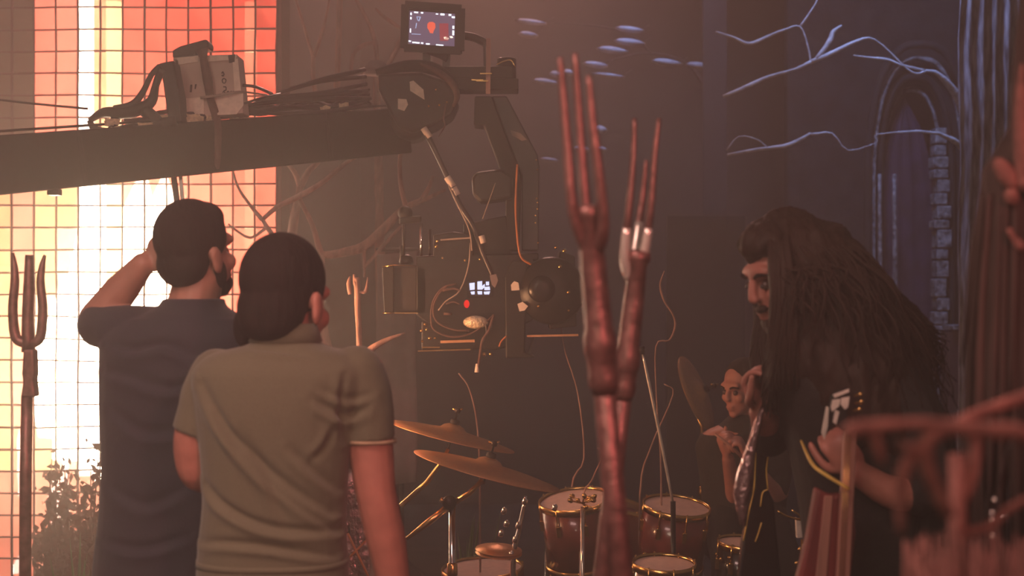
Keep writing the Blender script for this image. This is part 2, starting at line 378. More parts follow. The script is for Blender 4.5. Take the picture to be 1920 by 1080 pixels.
# dry shrubs in front of the screen
def shrub(cx, by, top, wpx, d, n, lab, seed, leaf=0.024):
    rr = random.Random(seed); b = P(cx, by, d); b.z = 0
    t = empty('dry_shrub', b, lab, 'shrub', 'shrubs before the blaze')
    st = MB(); lf = MB(); ht = P(cx, top, d).z
    for i in range(n):
        a = rr.uniform(-1, 1); e = b + Vector((a*wpx*d/FPX, rr.uniform(-.12, .12), ht*(1-0.55*abs(a))*rr.uniform(0.55, 1.0)))
        mid = b.lerp(e, 0.5) + Vector((rr.uniform(-.04, .04), 0, 0.03))
        st.tube([b + Vector((a*0.04, 0, 0)), mid, e], [0.007, 0.005, 0.002], 4, 3)
        for q in range(40):
            s = rr.uniform(0.25, 1.0); p = (b.lerp(mid, s*2) if s < .5 else mid.lerp(e, s*2-1)) + Vector((rr.gauss(0, .028), rr.gauss(0, .03), rr.gauss(0, .03)))
            u = Vector((rr.uniform(-1, 1), rr.uniform(-1, 1), rr.uniform(-1, 1))).normalized(); w_ = u.cross(Vector((0.3, 1, 0.2))).normalized()
            L = leaf*rr.uniform(0.6, 1.5)
            lf.add([p-u*L, p+w_*L*.5, p+u*L, p-w_*L*.5], [(0, 1, 2, 3)])
    st.build('stem', M['shrub'], t)
    o = lf.build('foliage', M['shrub'], t, smooth=False); o['kind'] = 'stuff'
shrub(118, 1060, 800, 55, SY-0.35, 22, 'low dry shrub with gaps of fire light beside the left trident', 3)
shrub(185, 1060, 745, 34, SY-0.8, 24, 'taller dry shrub by the dark-shirted man, lit through by the blaze', 5)
shrub(215, 1060, 900, 40, SY-1.2, 18, 'thick dry shrub low behind the dark-shirted man', 8)
def grass(cx, by, top, wpx, d, n, lab, seed):
    rr = random.Random(seed); b = P(cx, by, d); b.z = 0; m = MB(); ht = P(cx, top, d).z
    for i in range(n):
        x = rr.uniform(-1, 1)*wpx*d/FPX; q = b + Vector((x, rr.uniform(-.08, .08), 0)); L = ht*rr.uniform(.6, 1); lean = x*0.5+rr.uniform(-.06, .06); wv = rr.uniform(.006, .012)
        ring = []
        for t, s in ((0, 1), (.35, .9), (.7, .6), (1, .05)):
            c = q + Vector((lean*t*t, 0.02*t, L*t)); ring.append([c+Vector((-wv*s, 0, 0)), c+Vector((0, -0.003*s, 0)), c+Vector((wv*s, 0, 0)), c+Vector((0, 0.003*s, 0))])
        m.loft(ring)
    o = m.build('grass_tuft', M['grass'], base=b); tag(o, lab, 'grass')
grass(160, 1080, 985, 35, SY-1.1, 16, 'green grass tuft at the foot of the lit shrubs', 2)
grass(885, 1080, 945, 30, 6.3, 14, 'green grass tuft growing behind the chrome cymbal stand', 4)
# ================================================================ scenery behind
b = MB().box((S0+0.046, 8.6, 2.2), (0.04, 3.26, 4.4)); o = b.build('spill_flag', M['blackcloth'], smooth=False); tag(o, 'added dark flag blocking light spill behind the lattice screen', 'wall', kind='structure')  # flag added to keep backlight spill off the back wall
def panel(name, pts, d, th, m, lab, cat, seed=0, wav=0.0):
    """thin upright board or cloth: outline in photo pixels at distance d"""
    a = [P(x, y, d) for x, y in pts]
    return a
def flat_board(name, x0, y0, x1, d, m, lab, cat, base_z=0.0, th=0.03):
    a = P(x0, y0, d); c = P(x1, y0, d)
    t = empty(name, (0.5*(a.x+c.x), d, 0), lab, cat)
    MB().box((0.5*(a.x+c.x), d, (a.z+base_z)/2), (c.x-a.x, th, a.z-base_z)).build('board', m, t, smooth=False)
    for xx in (a.x+0.03, c.x-0.03):
        MB().box((xx, d+th/2+0.02, (a.z)/2), (0.035, 0.035, a.z)).build('batten', M['wall'], t, smooth=False)
    return t
flat_board('scenery_flat', 1250, 405, 1396, 8.2, M['flat'], 'grey scenery flat standing behind the long-haired guitarist', 'scenery')
flat_board('scenery_flat', 1318, -60, 1362, 9.0, M['flat'], 'tall narrow blue-grey flat left of the moonlit branches', 'scenery')
# grey cloth banner behind the cymbals, on a stand
bd = 6.6
t = empty('cloth_banner', (P(752, 0, bd).x, bd, 0), 'lilac-grey cloth hanging on a stand behind the upper cymbal', 'banner')
rings = []
for z in np.linspace(P(0, 904, bd).z, P(0, 470, bd).z, 12):
    row = []
    for s in range(13):
        u = s/12; x = P(706, 0, bd).x + (P(781, 0, bd).x - P(706, 0, bd).x)*u; row.append(Vector((x + 0.004*math.sin(z*9), bd + 0.012*math.sin(u*9+z), z - 0.02*(1-u))))
    rings.append(row + [Vector((p.x, p.y+0.006, p.z)) for p in reversed(row)])
MB().loft(rings).build('cloth', M['banner'], t)
MB().tube([(P(752, 0, bd).x, bd+0.04, 0.02), (P(752, 0, bd).x, bd+0.04, P(0, 468, bd).z)], 0.011, 8).build('pole', M['black'], t)
MB().tube([(P(704, 0, bd).x, bd+0.02, P(0, 468, bd).z), (P(783, 0, bd).x, bd+0.02, P(0, 468, bd).z)], 0.009, 8).build('crossbar', M['black'], t)
for an in (0.3, 2.4, 4.5):
    p = Vector((P(752, 0, bd).x, bd+0.04, 0)); MB().tube([p+Vector((0,0,0.3)), p+Vector((0.3*math.cos(an), 0.3*math.sin(an), 0.012))], 0.009, 6).build('leg', M['black'], t)
# ---------------------------------------------------------------- pointed arch at the right
AD = 9.0
def arch_pts(cx, half, spring_py, apex_py, base_py, d, n=9):
    """outline of a pointed opening from left foot over the apex to the right foot"""
    L = [P(cx-half, base_py, d), P(cx-half, (base_py+spring_py)/2, d), P(cx-half, spring_py, d)]
    h = spring_py - apex_py
    for i in range(1, n):
        a = i/n; L.append(P(cx - half*(math.cos(a*math.pi/2)**0.8), spring_py - h*math.sin(a*math.pi/2)**0.9, d))
    L.append(P(cx, apex_py, d))
    return L + [Vector((2*P(cx, 0, d).x - p.x, p.y, p.z)) for p in reversed(L[:-1])]
ar = empty('pointed_arch', (P(1718, 0, AD).x, AD, 0), 'dark gothic pointed arch with blue light on its mouldings', 'arch')
for hf, ap, dd, rr, m in ((56, 165, 0.10, 0.012, 'stonelight'), (68, 142, 0.02, 0.022, 'stone'), (84, 112, -0.05, 0.016, 'stonelight'), (98, 88, -0.1, 0.026, 'stone')):
    pts = [p + Vector((0, dd, 0)) for p in arch_pts(1718, hf, 340, ap, 990, AD)]
    for q in pts: q.z = max(q.z, 0.02)
    MB().tube(pts, rr, 8, 3, wob=0.35, seed=hf).build('moulding', M[m], ar)
# wall panel pierced by the arch, built as left and right halves around the opening
op = arch_pts(1718, 60, 340, 160, 990, AD+0.06)
for q in op: q.z = max(q.z, 0.0)
n = len(op); mid = n//2
for side, rng, xe in ((0, op[:mid+1], P(1480, 0, AD).x), (1, op[mid:], P(2080, 0, AD).x)):
    for i in range(len(rng)-1):
        pass
    outer = [Vector((xe, AD+0.06, p.z if abs(p.z-op[mid].z) > 1e-5 else op[mid].z)) for p in rng]
    v = [p for p in rng] + outer; k = len(rng)
    f = [(i, i+1, k+i+1, k+i) for i in range(k-1)]
    vb = [p + Vector((0, 0.12, 0)) for p in v]
    mb_ = MB().add(v + vb, f + [tuple(2*k+j for j in reversed(q)) for q in f] + [(i, i+1, 2*k+i+1, 2*k+i) for i in range(k-1)])
    mb_.build('arch_wall', M['stone'], ar, smooth=False)
MB().box((0.5*(P(1480, 0, AD).x+P(2080, 0, AD).x), AD+0.12, (op[mid].z+4.4)/2), (P(2080, 0, AD).x-P(1480, 0, AD).x, 0.12, 4.4-op[mid].z)).build('arch_wall', M['stone'], ar, smooth=False)
for px in (1637, 1664, 1798):
    x = P(px, 0, AD).x
    MB().tube([(x, AD-0.16, 0.02), (x+0.004, AD-0.16, P(0, 560, AD).z), (x, AD-0.16, P(0, 330, AD).z)], [0.02, 0.016, 0.012], 8, 4, wob=0.4, seed=px).build('colonnette', M['stonelight'], ar)
# mottled jamb stones at the right inside the opening
jr = random.Random(4)
zz = 0.0
while zz < P(0, 250, AD).z:
    h = jr.uniform(0.06, 0.13); x = P(1764, 0, AD).x + jr.uniform(-0.012, 0.012)
    MB().box((x, AD+0.02, zz+h/2), (0.085+jr.uniform(-.012, .012), 0.12+jr.uniform(-.02, .02), h-0.008)).build('jamb_stone', M['stonelight'], ar, smooth=False, bevel=0.008)
    zz += h
b = MB().box((P(1790, 0, AD).x, AD-0.18, P(0, 612, AD).z), (0.2, 0.22, 0.03)); b.build('ledge', M['stonelight'], ar, smooth=False, bevel=0.006)
MB().box((P(1800, 0, AD).x, AD-0.16, P(0, 618, AD).z/2), (0.3, 0.16, P(0, 618, AD).z)).build('plinth', mat('red_brown_plaster', (0.11, 0.05, 0.04), 0.9, scale=8, bump=0.4), ar, smooth=False, bevel=0.01)
# purple cloth in the opening
rings = []
for z in np.linspace(0.05, P(0, 178, AD).z, 14):
    t_ = max(0.0, min(1.0, (P(0, 178, AD).z - z)/(P(0, 178, AD).z - P(0, 340, AD).z))); hw = 0.195*min(1, t_)**0.6 + 0.004
    cx = P(1709, 0, AD).x; row = [Vector((cx + hw*(2*s/14-1), AD+0.16+0.018*math.sin(s*1.9+z*0.7), z)) for s in range(15)]
    rings.append(row + [Vector((p.x, p.y+0.008, p.z)) for p in reversed(row)])
o = MB().loft(rings).build('arch_curtain', M['purple'], base=(P(1709, 0, AD).x, AD+0.16, 0)); tag(o, 'purple cloth hanging inside the pointed arch', 'curtain')
# pleated textured drape at the far right
DD = 7.6
rings = []
for z in np.linspace(0.0, 4.2, 36):
    row = []
    for s in range(73):
        u = s/72; x = P(1800, 0, DD).x + u*0.66
        y = DD + 0.03*math.sin(u*64 + 0.6*math.sin(z*1.3)) + 0.035*mnoise.noise(Vector((u*14, z*2.2, 3))) + 0.02*mnoise.noise(Vector((u*50, z*7, 9)))
        row.append(Vector((x + 0.012*mnoise.noise(Vector((z*2, u*3, 6))), y, z)))
    rings.append(row + [Vector((p.x, p.y+0.02, p.z)) for p in reversed(row)])
o = MB().loft(rings).build('shaggy_drape', M['drape'], base=(P(1900, 0, DD).x, DD, 0)); tag(o, 'rough ribbed drape in blue light at the far right edge', 'curtain')
# ================================================================ bare trees
def tree(name, base, lab, m, branches, group=None, cat='tree'):
    t = empty(name, base, lab, cat, group)
    for i, (nm, pts, rad, k) in enumerate(branches):
        MB().tube(pts, rad, 7, k, wob=0.35, seed=i*3.3).build(nm, m, t)
    return t
def PX(l, d): return [P(x, y, dd if len(q) else d) if False else P(x, y, (q[0] if q else d)) for x, y, *q in l]
gr = lambda px, d: Vector((P(px, 0, d).x, d, 0.0))
# pale stems just right of the screen
D = 6.75
tree('bare_tree', gr(548, D), 'slim bare tree with forked stems just right of the glowing screen', M['bark'], [
    ('trunk', [gr(548, D)] + PX([(545, 800), (540, 560), (548, 440), (563, 350)], D), [0.035, 0.03, 0.026, 0.022, 0.018], 4),
    ('branch', PX([(563, 350), (552, 322), (535, 300), (528, 265)], D), [0.016, 0.012, 0.008, 0.005], 4),
    ('branch', PX([(563, 350), (578, 322), (600, 292), (596, 210), (588, 150), (588, 105)], D), [0.017, 0.015, 0.013, 0.012, 0.011], 4),
    ('branch', PX([(588, 110), (576, 70), (555, 0), (545, -40)], D), [0.009, 0.007, 0.006], 4),
    ('branch', PX([(588, 110), (604, 62), (618, 0), (622, -40)], D), [0.009, 0.007, 0.006], 4),
    ('branch', PX([(600, 292), (628, 200), (634, 100), (637, 0), (640, -50)], D), [0.012, 0.015, 0.014, 0.013], 4)])
D = 6.2
tree('bare_tree', gr(700, D), 'pinkish bare tree with long crooked boughs reaching behind the film camera', M['bark'], [
    ('trunk', [gr(650, D)] + PX([(640, 900), (618, 700), (596, 560), (602, 478)], D), [0.045, 0.04, 0.032, 0.026, 0.02], 4),
    ('branch', PX([(602, 478), (640, 474), (682, 462), (720, 428), (756, 392), (800, 372), (836, 356)], D), [0.016, 0.018, 0.02, 0.018, 0.016, 0.01, 0.006], 4),
    ('branch', PX([(762, 388), (752, 350), (750, 300), (758, 250), (775, 180)], D), [0.012, 0.010, 0.010, 0.009], 4),
    ('branch', PX([(790, 376), (805, 350), (812, 330)], D), [0.012, 0.009, 0.006], 3),
    ('branch', PX([(683, 462), (684, 500), (683, 520)], D), [0.008, 0.007, 0.004], 3),
    ('branch', PX([(684, 500), (712, 468), (752, 424)], D), [0.008, 0.009, 0.005], 3),
    ('branch', PX([(602, 478), (585, 420), (560, 372)], D), [0.014, 0.010, 0.010], 3)])
D = 6.95
tree('bare_tree', gr(715, D), 'bare tree whose upper twigs curl above the crane head', M['bark'], [
    ('trunk', [gr(722, D)] + PX([(722, 880), (716, 600), (712, 400), (708, 250), (706, 118)], D), [0.035, 0.03, 0.027, 0.024, 0.02, 0.016], 4),
    ('branch', PX([(708, 118), (703, 80), (690, 40), (668, 0), (655, -40)], D), [0.013, 0.011, 0.009, 0.007], 4),
    ('branch', PX([(702, 80), (680, 86), (662, 104), (657, 150)], D), [0.011, 0.012, 0.011, 0.008], 4),
    ('branch', PX([(718, 140), (740, 98), (757, 62), (760, 30), (790, -20)], D), [0.011, 0.012, 0.009, 0.006], 4),
    ('branch', PX([(757, 58), (735, 42), (718, 30), (704, 16)], D), [0.009, 0.011, 0.008, 0.004], 4),
    ('branch', PX([(686, 36), (678, 14), (662, -10)], D), [0.007, 0.006, 0.005], 3)])
D = 5.9
tree('bare_branch', gr(470, D), 'pale crooked branch crossing in front of the screen edge, behind the two men', M['palebark'], [
    ('trunk', [gr(500, D)] + PX([(505, 800), (512, 600), (520, 470), (492, 412)], D), [0.03, 0.024, 0.018, 0.012, 0.009], 4),
    ('branch', PX([(492, 412), (520, 388), (560, 368), (610, 338), (650, 304), (695, 286)], D), [0.008, 0.011, 0.012, 0.011, 0.008, 0.004], 4),
    ('branch', PX([(492, 412), (468, 384), (446, 350), (436, 318)], D), [0.009, 0.007, 0.006, 0.004], 4),
    ('branch', PX([(498, 428), (470, 446), (440, 430), (428, 420)], D), [0.006, 0.005, 0.004], 3)], cat='branch')
# forked stick behind the polo man's shoulder
D = 5.2
t = tree('forked_stick', gr(684, D), 'pink forked stick with a knuckled root, behind the polo man\'s shoulder', M['bark'], [
    ('stem', [gr(700, D)] + PX([(700, 900), (690, 720), (676, 672), (672, 600), (670, 545), (668, 520)], D), [0.018, 0.018, 0.016, 0.012, 0.011, 0.011, 0.012], 4),
    ('fork', PX([(680, 684), (690, 660), (720, 640), (760, 624)], D), [0.013, 0.014, 0.011, 0.003], 4),
    ('fork', PX([(680, 690), (695, 676), (706, 672), (702, 700)], D), [0.012, 0.014, 0.011, 0.008], 4),
    ('tip', PX([(656, 552), (654, 532), (657, 518)], D), [0.007, 0.009, 0.004], 3),
    ('tip', PX([(672, 548), (666, 530), (664, 514)], D), [0.008, 0.010, 0.005], 3),
    ('tip', PX([(672, 548), (686, 546), (690, 520)], D), [0.006, 0.008, 0.003], 3)], cat='stick')
# moonlit dead tree, upper right
D = 8.0
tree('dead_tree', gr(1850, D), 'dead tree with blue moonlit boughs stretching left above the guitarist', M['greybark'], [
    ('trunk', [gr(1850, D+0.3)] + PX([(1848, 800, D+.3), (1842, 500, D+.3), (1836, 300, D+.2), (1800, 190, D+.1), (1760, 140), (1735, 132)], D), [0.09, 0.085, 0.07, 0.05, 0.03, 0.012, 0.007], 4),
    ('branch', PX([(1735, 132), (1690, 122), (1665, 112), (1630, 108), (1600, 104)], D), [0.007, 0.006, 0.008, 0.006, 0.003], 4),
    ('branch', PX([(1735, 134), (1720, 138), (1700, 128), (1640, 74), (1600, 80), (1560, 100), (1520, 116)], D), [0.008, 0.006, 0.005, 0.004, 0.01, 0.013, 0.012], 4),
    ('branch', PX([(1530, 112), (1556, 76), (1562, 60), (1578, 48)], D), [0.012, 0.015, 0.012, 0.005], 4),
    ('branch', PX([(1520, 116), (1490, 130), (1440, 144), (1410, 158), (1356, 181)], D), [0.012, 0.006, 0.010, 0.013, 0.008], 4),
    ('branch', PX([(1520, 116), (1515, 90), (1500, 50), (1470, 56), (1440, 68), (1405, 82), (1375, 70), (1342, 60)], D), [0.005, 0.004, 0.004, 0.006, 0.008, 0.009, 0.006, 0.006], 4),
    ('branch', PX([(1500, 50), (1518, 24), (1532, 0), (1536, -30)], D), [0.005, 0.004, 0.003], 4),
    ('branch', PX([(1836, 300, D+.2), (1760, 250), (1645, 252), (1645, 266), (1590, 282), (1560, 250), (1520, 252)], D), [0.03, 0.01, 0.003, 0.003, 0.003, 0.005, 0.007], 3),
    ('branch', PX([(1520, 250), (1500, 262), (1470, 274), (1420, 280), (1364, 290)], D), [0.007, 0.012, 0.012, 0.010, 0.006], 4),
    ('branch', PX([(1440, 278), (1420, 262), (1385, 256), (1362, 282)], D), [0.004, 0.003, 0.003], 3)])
# far leafy bough: blue-lit leaves above centre
D = 9.4
t = empty('leafy_bough', gr(1340, D), 'far dark bough with soft blue-lit leaves above the tridents', 'branch')
MB().tube([gr(1345, D)] + PX([(1345, 600), (1340, 250), (1300, 130), (1220, 100), (1150, 112), (1080, 130), (1000, 150)], D), [0.05, 0.04, 0.03, 0.012, 0.008, 0.006, 0.004, 0.003], 6, 3, wob=0.3).build('bough', M['darkbark'], t)
MB().tube(PX([(1220, 100), (1190, 70), (1130, 50), (1000, 40)], D), [0.008, 0.006, 0.005, 0.003], 5, 3).build('bough', M['darkbark'], t)
for x, y, L, hh in ((1180, 56, 52, 12), (1180, 80, 56, 14), (1148, 95, 58, 14), (1250, 118, 56, 14), (1308, 124, 44, 14), (1116, 122, 46, 12), (1066, 137, 24, 12), (1043, 140, 26, 12), (1022, 154, 48, 12), (1140, 142, 60, 9), (995, 42, 58, 10), (990, 66, 36, 12), (1125, 244, 26, 16), (1090, 280, 30, 12), (1030, 300, 34, 8), (1126, 280, 24, 10)):
    c = P(x, y, D-0.15); a = L*0.5*D/FPX; hq = hh*0.5*D/FPX
    ring = []
    for s in range(7):
        u = -1 + 2*s/6; e = math.sqrt(max(0.01, 1-u*u)); ring.append([c + Vector((u*a, -0.02*e, -u*a*0.12 + hq*e)), c + Vector((u*a, -0.05, -u*a*0.12)), c + Vector((u*a, -0.02*e, -u*a*0.12 - hq*e)), c + Vector((u*a, 0.0, -u*a*0.12))])
    MB().loft(ring).build('leaf', M['leaf'], t)
    if True:
        MB().tube([c + Vector((a*0.9, 0, 0)), c + Vector((a*1.5, 0.08, 0.05))], 0.002, 4).build('leaf_stalk', M['darkbark'], t)
# hanging curl of vine
D = 5.6
o = MB().tube(PX([(1246, 508), (1238, 535), (1246, 565), (1262, 590), (1266, 612), (1255, 640), (1232, 648)], D) , [0.004, 0.005, 0.004, 0.005, 0.003], 5, 4).build('vine', M['bark'])
V0 = empty('hanging_vine', gr(1246, D), 'thin curled vine rising from the ground right of the tridents', 'vine')
bpy.data.objects.remove(o, do_unlink=True)
MB().tube([gr(1236, D)] + PX([(1240, 900), (1232, 760), (1230, 650), (1255, 638), (1266, 612), (1262, 590), (1246, 565), (1238, 535), (1246, 508)], D), [0.005, 0.004, 0.003, 0.004, 0.005, 0.004, 0.005, 0.003], 5, 4).build('stem', M['bark'], V0)
# thin twigs around the drums
for i, (pts, d, lab) in enumerate((
    ([(1070, 930), (1095, 860), (1084, 740), (1060, 660), (1050, 600)], 5.9, 'long thin twig arching up behind the lower cymbal'),
    ([(900, 930), (895, 800), (880, 730), (860, 700)], 5.8, 'short thin twig curving up behind the upper cymbal'),
    ([(1090, 960), (1110, 900), (1132, 850), (1120, 840)], 5.7, 'bent thin twig left of the front trident shaft'),
    ([(1200, 930), (1220, 840), (1262, 740), (1245, 720)], 5.9, 'kinked reddish twig right of the second trident'))):
    o = MB().tube([gr(pts[0][0], d)] + PX(pts, d), [0.005, 0.004, 0.003, 0.0025], 5, 4).build('twig', M['bark'], base=gr(pts[0][0], d)); tag(o, lab, 'twig', 'thin twigs among the drums')
# ================================================================ camera crane
BA = P(-420, 334, 3.9); BB = P(0, 310, 4.5); BC = P(745, 246, 5.8)
BD_ = (BC - BB).normalized()
BA = BB - BD_*1.35
def bpt(px):   # point on boom axis seen at column px
    lo, hi = -0.6, 1.3
    for _ in range(40):
        m = (lo+hi)/2; q = BB.lerp(BC, m)
        if 960 + q.x*FPX/q.y < px: lo = m
        else: hi = m
    return BB.lerp(BC, lo)
BUP = Vector((0,0,1)); BS = BD_.cross(BUP).normalized(); BU = BS.cross(BD_)
BH, BW = 0.185, 0.15
cr = empty('camera_crane', (BA.x, BA.y, 0), 'long black box-section camera crane arm crossing over the two men', 'crane')
segs = [(BA, bpt(129)), (bpt(133), bpt(591)), (bpt(595), BC)]
for a, b_ in segs:
    MB().beam(a, b_, BW, BH).build('boom_section', M['black'], cr, smooth=False, bevel=0.006)
for px in (131, 593):
    q = bpt(px); MB().beam(q - BD_*0.006, q + BD_*0.006, BW*0.97, BH*0.97).build('boom_joint', M['blackmetal'], cr, smooth=False)
MB().lathe([(0.45, 0), (0.45, 0.03), (0.09, 0.06), (0.07, 0.1), (0.07, BA.z-0.05), (0.1, BA.z-0.03)], (BA.x, BA.y, 0), n=20).build('pedestal', M['blackmetal'], cr)
# rail strip and bolts along the boom
for off, r in ((BH/2+0.006, 0.005), (-BH/2-0.004, 0.004)):
    MB().tube([BA + BU*off - BS*(-0.0) + BS*(-BW/2+0.01)*-1*0 + Vector((0, -BW/2+0.012, 0)), BC + BU*off + Vector((0, -BW/2+0.012, 0))], r, 6).build('edge_strip', M['blackmetal'], cr)
for px, dv in ((70, -0.03), (240, 0.02), (275, -0.04), (360, -0.02), (470, 0.03), (636, 0.01), (560, -0.06), (160, 0.05), (420, 0.06), (100, -0.085), (265, -0.08)):
    q = bpt(px) + BU*dv + Vector((0, -BW/2-0.002, 0)); MB().lathe([(0.004, 0), (0.004, 0.004), (0.001, 0.005)], q, (0, -1, 0), 6).build('bolt', M['brass'], cr)
q = bpt(100) - BU*(BH/2+0.012); MB().box(q + Vector((0, -0.03, 0)), (0.035, 0.05, 0.022)).build('stop_block', M['blackmetal'], cr, smooth=False, bevel=0.003)
# hanging bracket rod under the boom
q = bpt(328) - BU*BH/2; MB().beam(q + Vector((-0.006, -0.04, 0)), q + Vector((0.008, -0.04, -0.11)), 0.012, 0.018).build('bracket_rod', M['blackmetal'], cr, smooth=False)
MB().beam(q + Vector((0.018, -0.04, 0)), q + Vector((0.026, -0.04, -0.10)), 0.006, 0.012).build('bracket_rod', M['chrome'], cr, smooth=False)
# cables lashed along the top of the boom
cr_r = random.Random(11)
for i in range(7):
    pts = []
    x0 = 250 + i*8; x1 = 700
    for s in range(14):
        px = x0 + (x1-x0)*s/13; q = bpt(px) + BU*(BH/2 + 0.012 + 0.008*i*cr_r.random() + (0.05*max(0, (px-480)/220)*cr_r.random())) + Vector((0, -BW/2 + 0.015 + 0.018*i, 0)); pts.append(q)
    MB().tube(pts, 0.006 if i % 2 else 0.009, 6, 3).build('cable', M['cable'], cr)
for i in range(6):
    a = bpt(450 + i*22) + BU*(BH/2+0.03+0.012*i) + Vector((0, -0.05-0.004*i, 0)); e = bpt(700) + BU*(0.10 + 0.028*i) + Vector((0, -0.09, 0)); m_ = a.lerp(e, .5) + Vector((0, -0.02, cr_r.uniform(-.03, .03)))
    MB().tube([a, m_, e], [0.007, 0.011, 0.009], 7, 5).build('cable', M['cable'], cr)
# crumpled plastic and tape tabs whose pale gold carries the skimming fire light
for i in range(26):
    px = cr_r.choice([cr_r.uniform(195, 250), cr_r.uniform(215, 420), cr_r.uniform(330, 460), cr_r.uniform(560, 665)])
    q = bpt(px) + BU*(BH/2 + cr_r.uniform(-0.03, 0.012)) + Vector((0, -BW/2 - 0.003, 0)); L = cr_r.uniform(0.01, 0.04); h = cr_r.uniform(0.004, 0.013)
    v = []; 
    for a_, b_ in ((-1, -1), (-.3, -1.2), (.4, -.8), (1, -1), (1.1, .9), (.3, 1.2), (-.5, .8), (-1, 1)):
        v.append(q + BD_*(a_*L*cr_r.uniform(.8, 1.2)) + BU*(b_*h*cr_r.uniform(.6, 1.3)) + Vector((0, -cr_r.uniform(0, .008), 0)))
    MB().prism(v, (0, 0.004, 0)).build('plastic_scrap', M['foil'], cr, smooth=False)
for i in range(9):
    px = 60 + i*52 + cr_r.uniform(-15, 15); q = bpt(px) - BU*(BH/2+0.002) + Vector((0, -BW/2+0.006, 0)); L = cr_r.uniform(0.02, 0.06)
    MB().beam(q - BD_*L, q + BD_*L, 0.012, 0.004).build('tape_tab', M['foil'], cr, smooth=False)
# ---- card-covered box strapped on the boom
q = bpt(396) + BU*(BH/2)
bx = empty('taped_box', q, 'pale card box edged with tape, handwritten marks, strapped upright on the crane arm', 'box')
d0 = q.y - 0.07
fc = [P(325, 108, d0), P(445, 102, d0), P(456, 212, d0), P(345, 222, d0)]
MB().prism([p + Vector((0, 0.003, 0)) for p in fc], (0, 0.12, 0)).build('carton', M['card'], bx, smooth=False, bevel=0.004)
def tape(poly, m='tape', th=0.004, name='tape_strip', par=None, d=None, off=0.002):
    return MB().prism([P(x, y, d or d0) + Vector((0, -off, 0)) for x, y in poly], (0, th, 0)).build(name, M[m], par or bx, smooth=False)
tape([(325, 108), (372, 104), (371, 116), (332, 122)]); tape([(384, 104), (445, 102), (441, 112), (386, 116)])
tape([(325, 110), (334, 112), (342, 180), (332, 186)]); tape([(436, 112), (446, 110), (452, 170), (440, 172)])
tape([(332, 186), (382, 182), (383, 214), (350, 222), (345, 222), (340, 200)]); tape([(402, 180), (456, 174), (456, 198), (444, 214), (406, 216)])
tape([(428, 104), (441, 102), (440, 116), (430, 118)], 'wrap', name='tape_corner', off=0.004); tape([(341, 212), (356, 210), (356, 222), (346, 224)], 'strap', name='tape_corner', off=0.004)
for x, y in ((359, 166), (367, 163)): tape([(x-2, y-7), (x+1.5, y-7), (x+0.5, y+7), (x-3, y+7)] if x < 362 else [(x-1, y-5), (x+2, y-5), (x, y+4), (x-2, y+4)], 'ink', 0.002, 'ink_mark', off=0.003)
def ink_line(pts, r=1.0): MB().tube([P(x, y, d0) + Vector((0, -0.003, 0)) for x, y in pts], r*d0/FPX, 5, 3).build('ink_mark', M['ink'], bx)
ink_line([(416, 138), (418, 135), (420, 138), (420, 141), (416, 142), (420, 143)])          # 2, written sideways
ink_line([(420, 147), (424, 150), (422, 156), (418, 155), (417, 150), (420, 147)])          # 0
ink_line([(419, 163), (424, 163)]); ink_line([(424, 163), (424, 169), (420, 170)])          # E-like hook
for x in (418, 426, 432, 436): ink_line([(x, 174), (x+2, 171), (x+4, 175)], 0.9)
# pale rod across the box
o = MB().tube([P(376, 183, d0-0.03), P(410, 179, d0-0.03), P(448, 172, d0-0.02), P(500, 178, d0+0.1)], [0.006, 0.005, 0.004, 0.003], 6, 3).build('pale_cable', M['cablegrey'], bx)
MB().tube([P(455, 160, d0+0.02), P(480, 163, d0+0.05), P(510, 176, d0+0.2)], 0.006, 6, 3).build('cable', M['cable'], bx)
MB().tube([P(458, 194, d0+0.02), P(490, 184, d0+0.05), P(525, 176, d0+0.2)], 0.005, 6, 3).build('cable', M['cable'], bx)
# webbing strap over the box and down across the boom
ds = bpt(400).y - BW/2 - 0.012
st = empty('webbing_strap', bpt(405) - BU*BH/2, 'brown webbing strap hung over the taped box and down the crane arm', 'strap')
L_ = [(366, 95, ds-.02), (374, 108, ds-.03), (380, 150, ds-.03), (388, 190, ds-.02), (396, 215, ds), (402, 250, ds), (401, 310, ds), (398, 322, ds+.01)]
R_ = [(390, 88, ds-.02), (388, 108, ds-.03), (398, 150, ds-.03), (402, 186, ds-.02), (411, 212, ds), (416, 240, ds), (414, 300, ds), (411, 316, ds+.01)]
ring = []
for (x, y, d), (x2, y2, d2) in zip(L_, R_):
    a, b_ = P(x, y, d), P(x2, y2, d2); ring.append([a, a.lerp(b_, .5) + Vector((0, -0.004, 0)), b_, b_ + Vector((0, .004, 0)), a + Vector((0, .004, 0))])
MB().loft(ring).build('webbing', M['strap'], st)
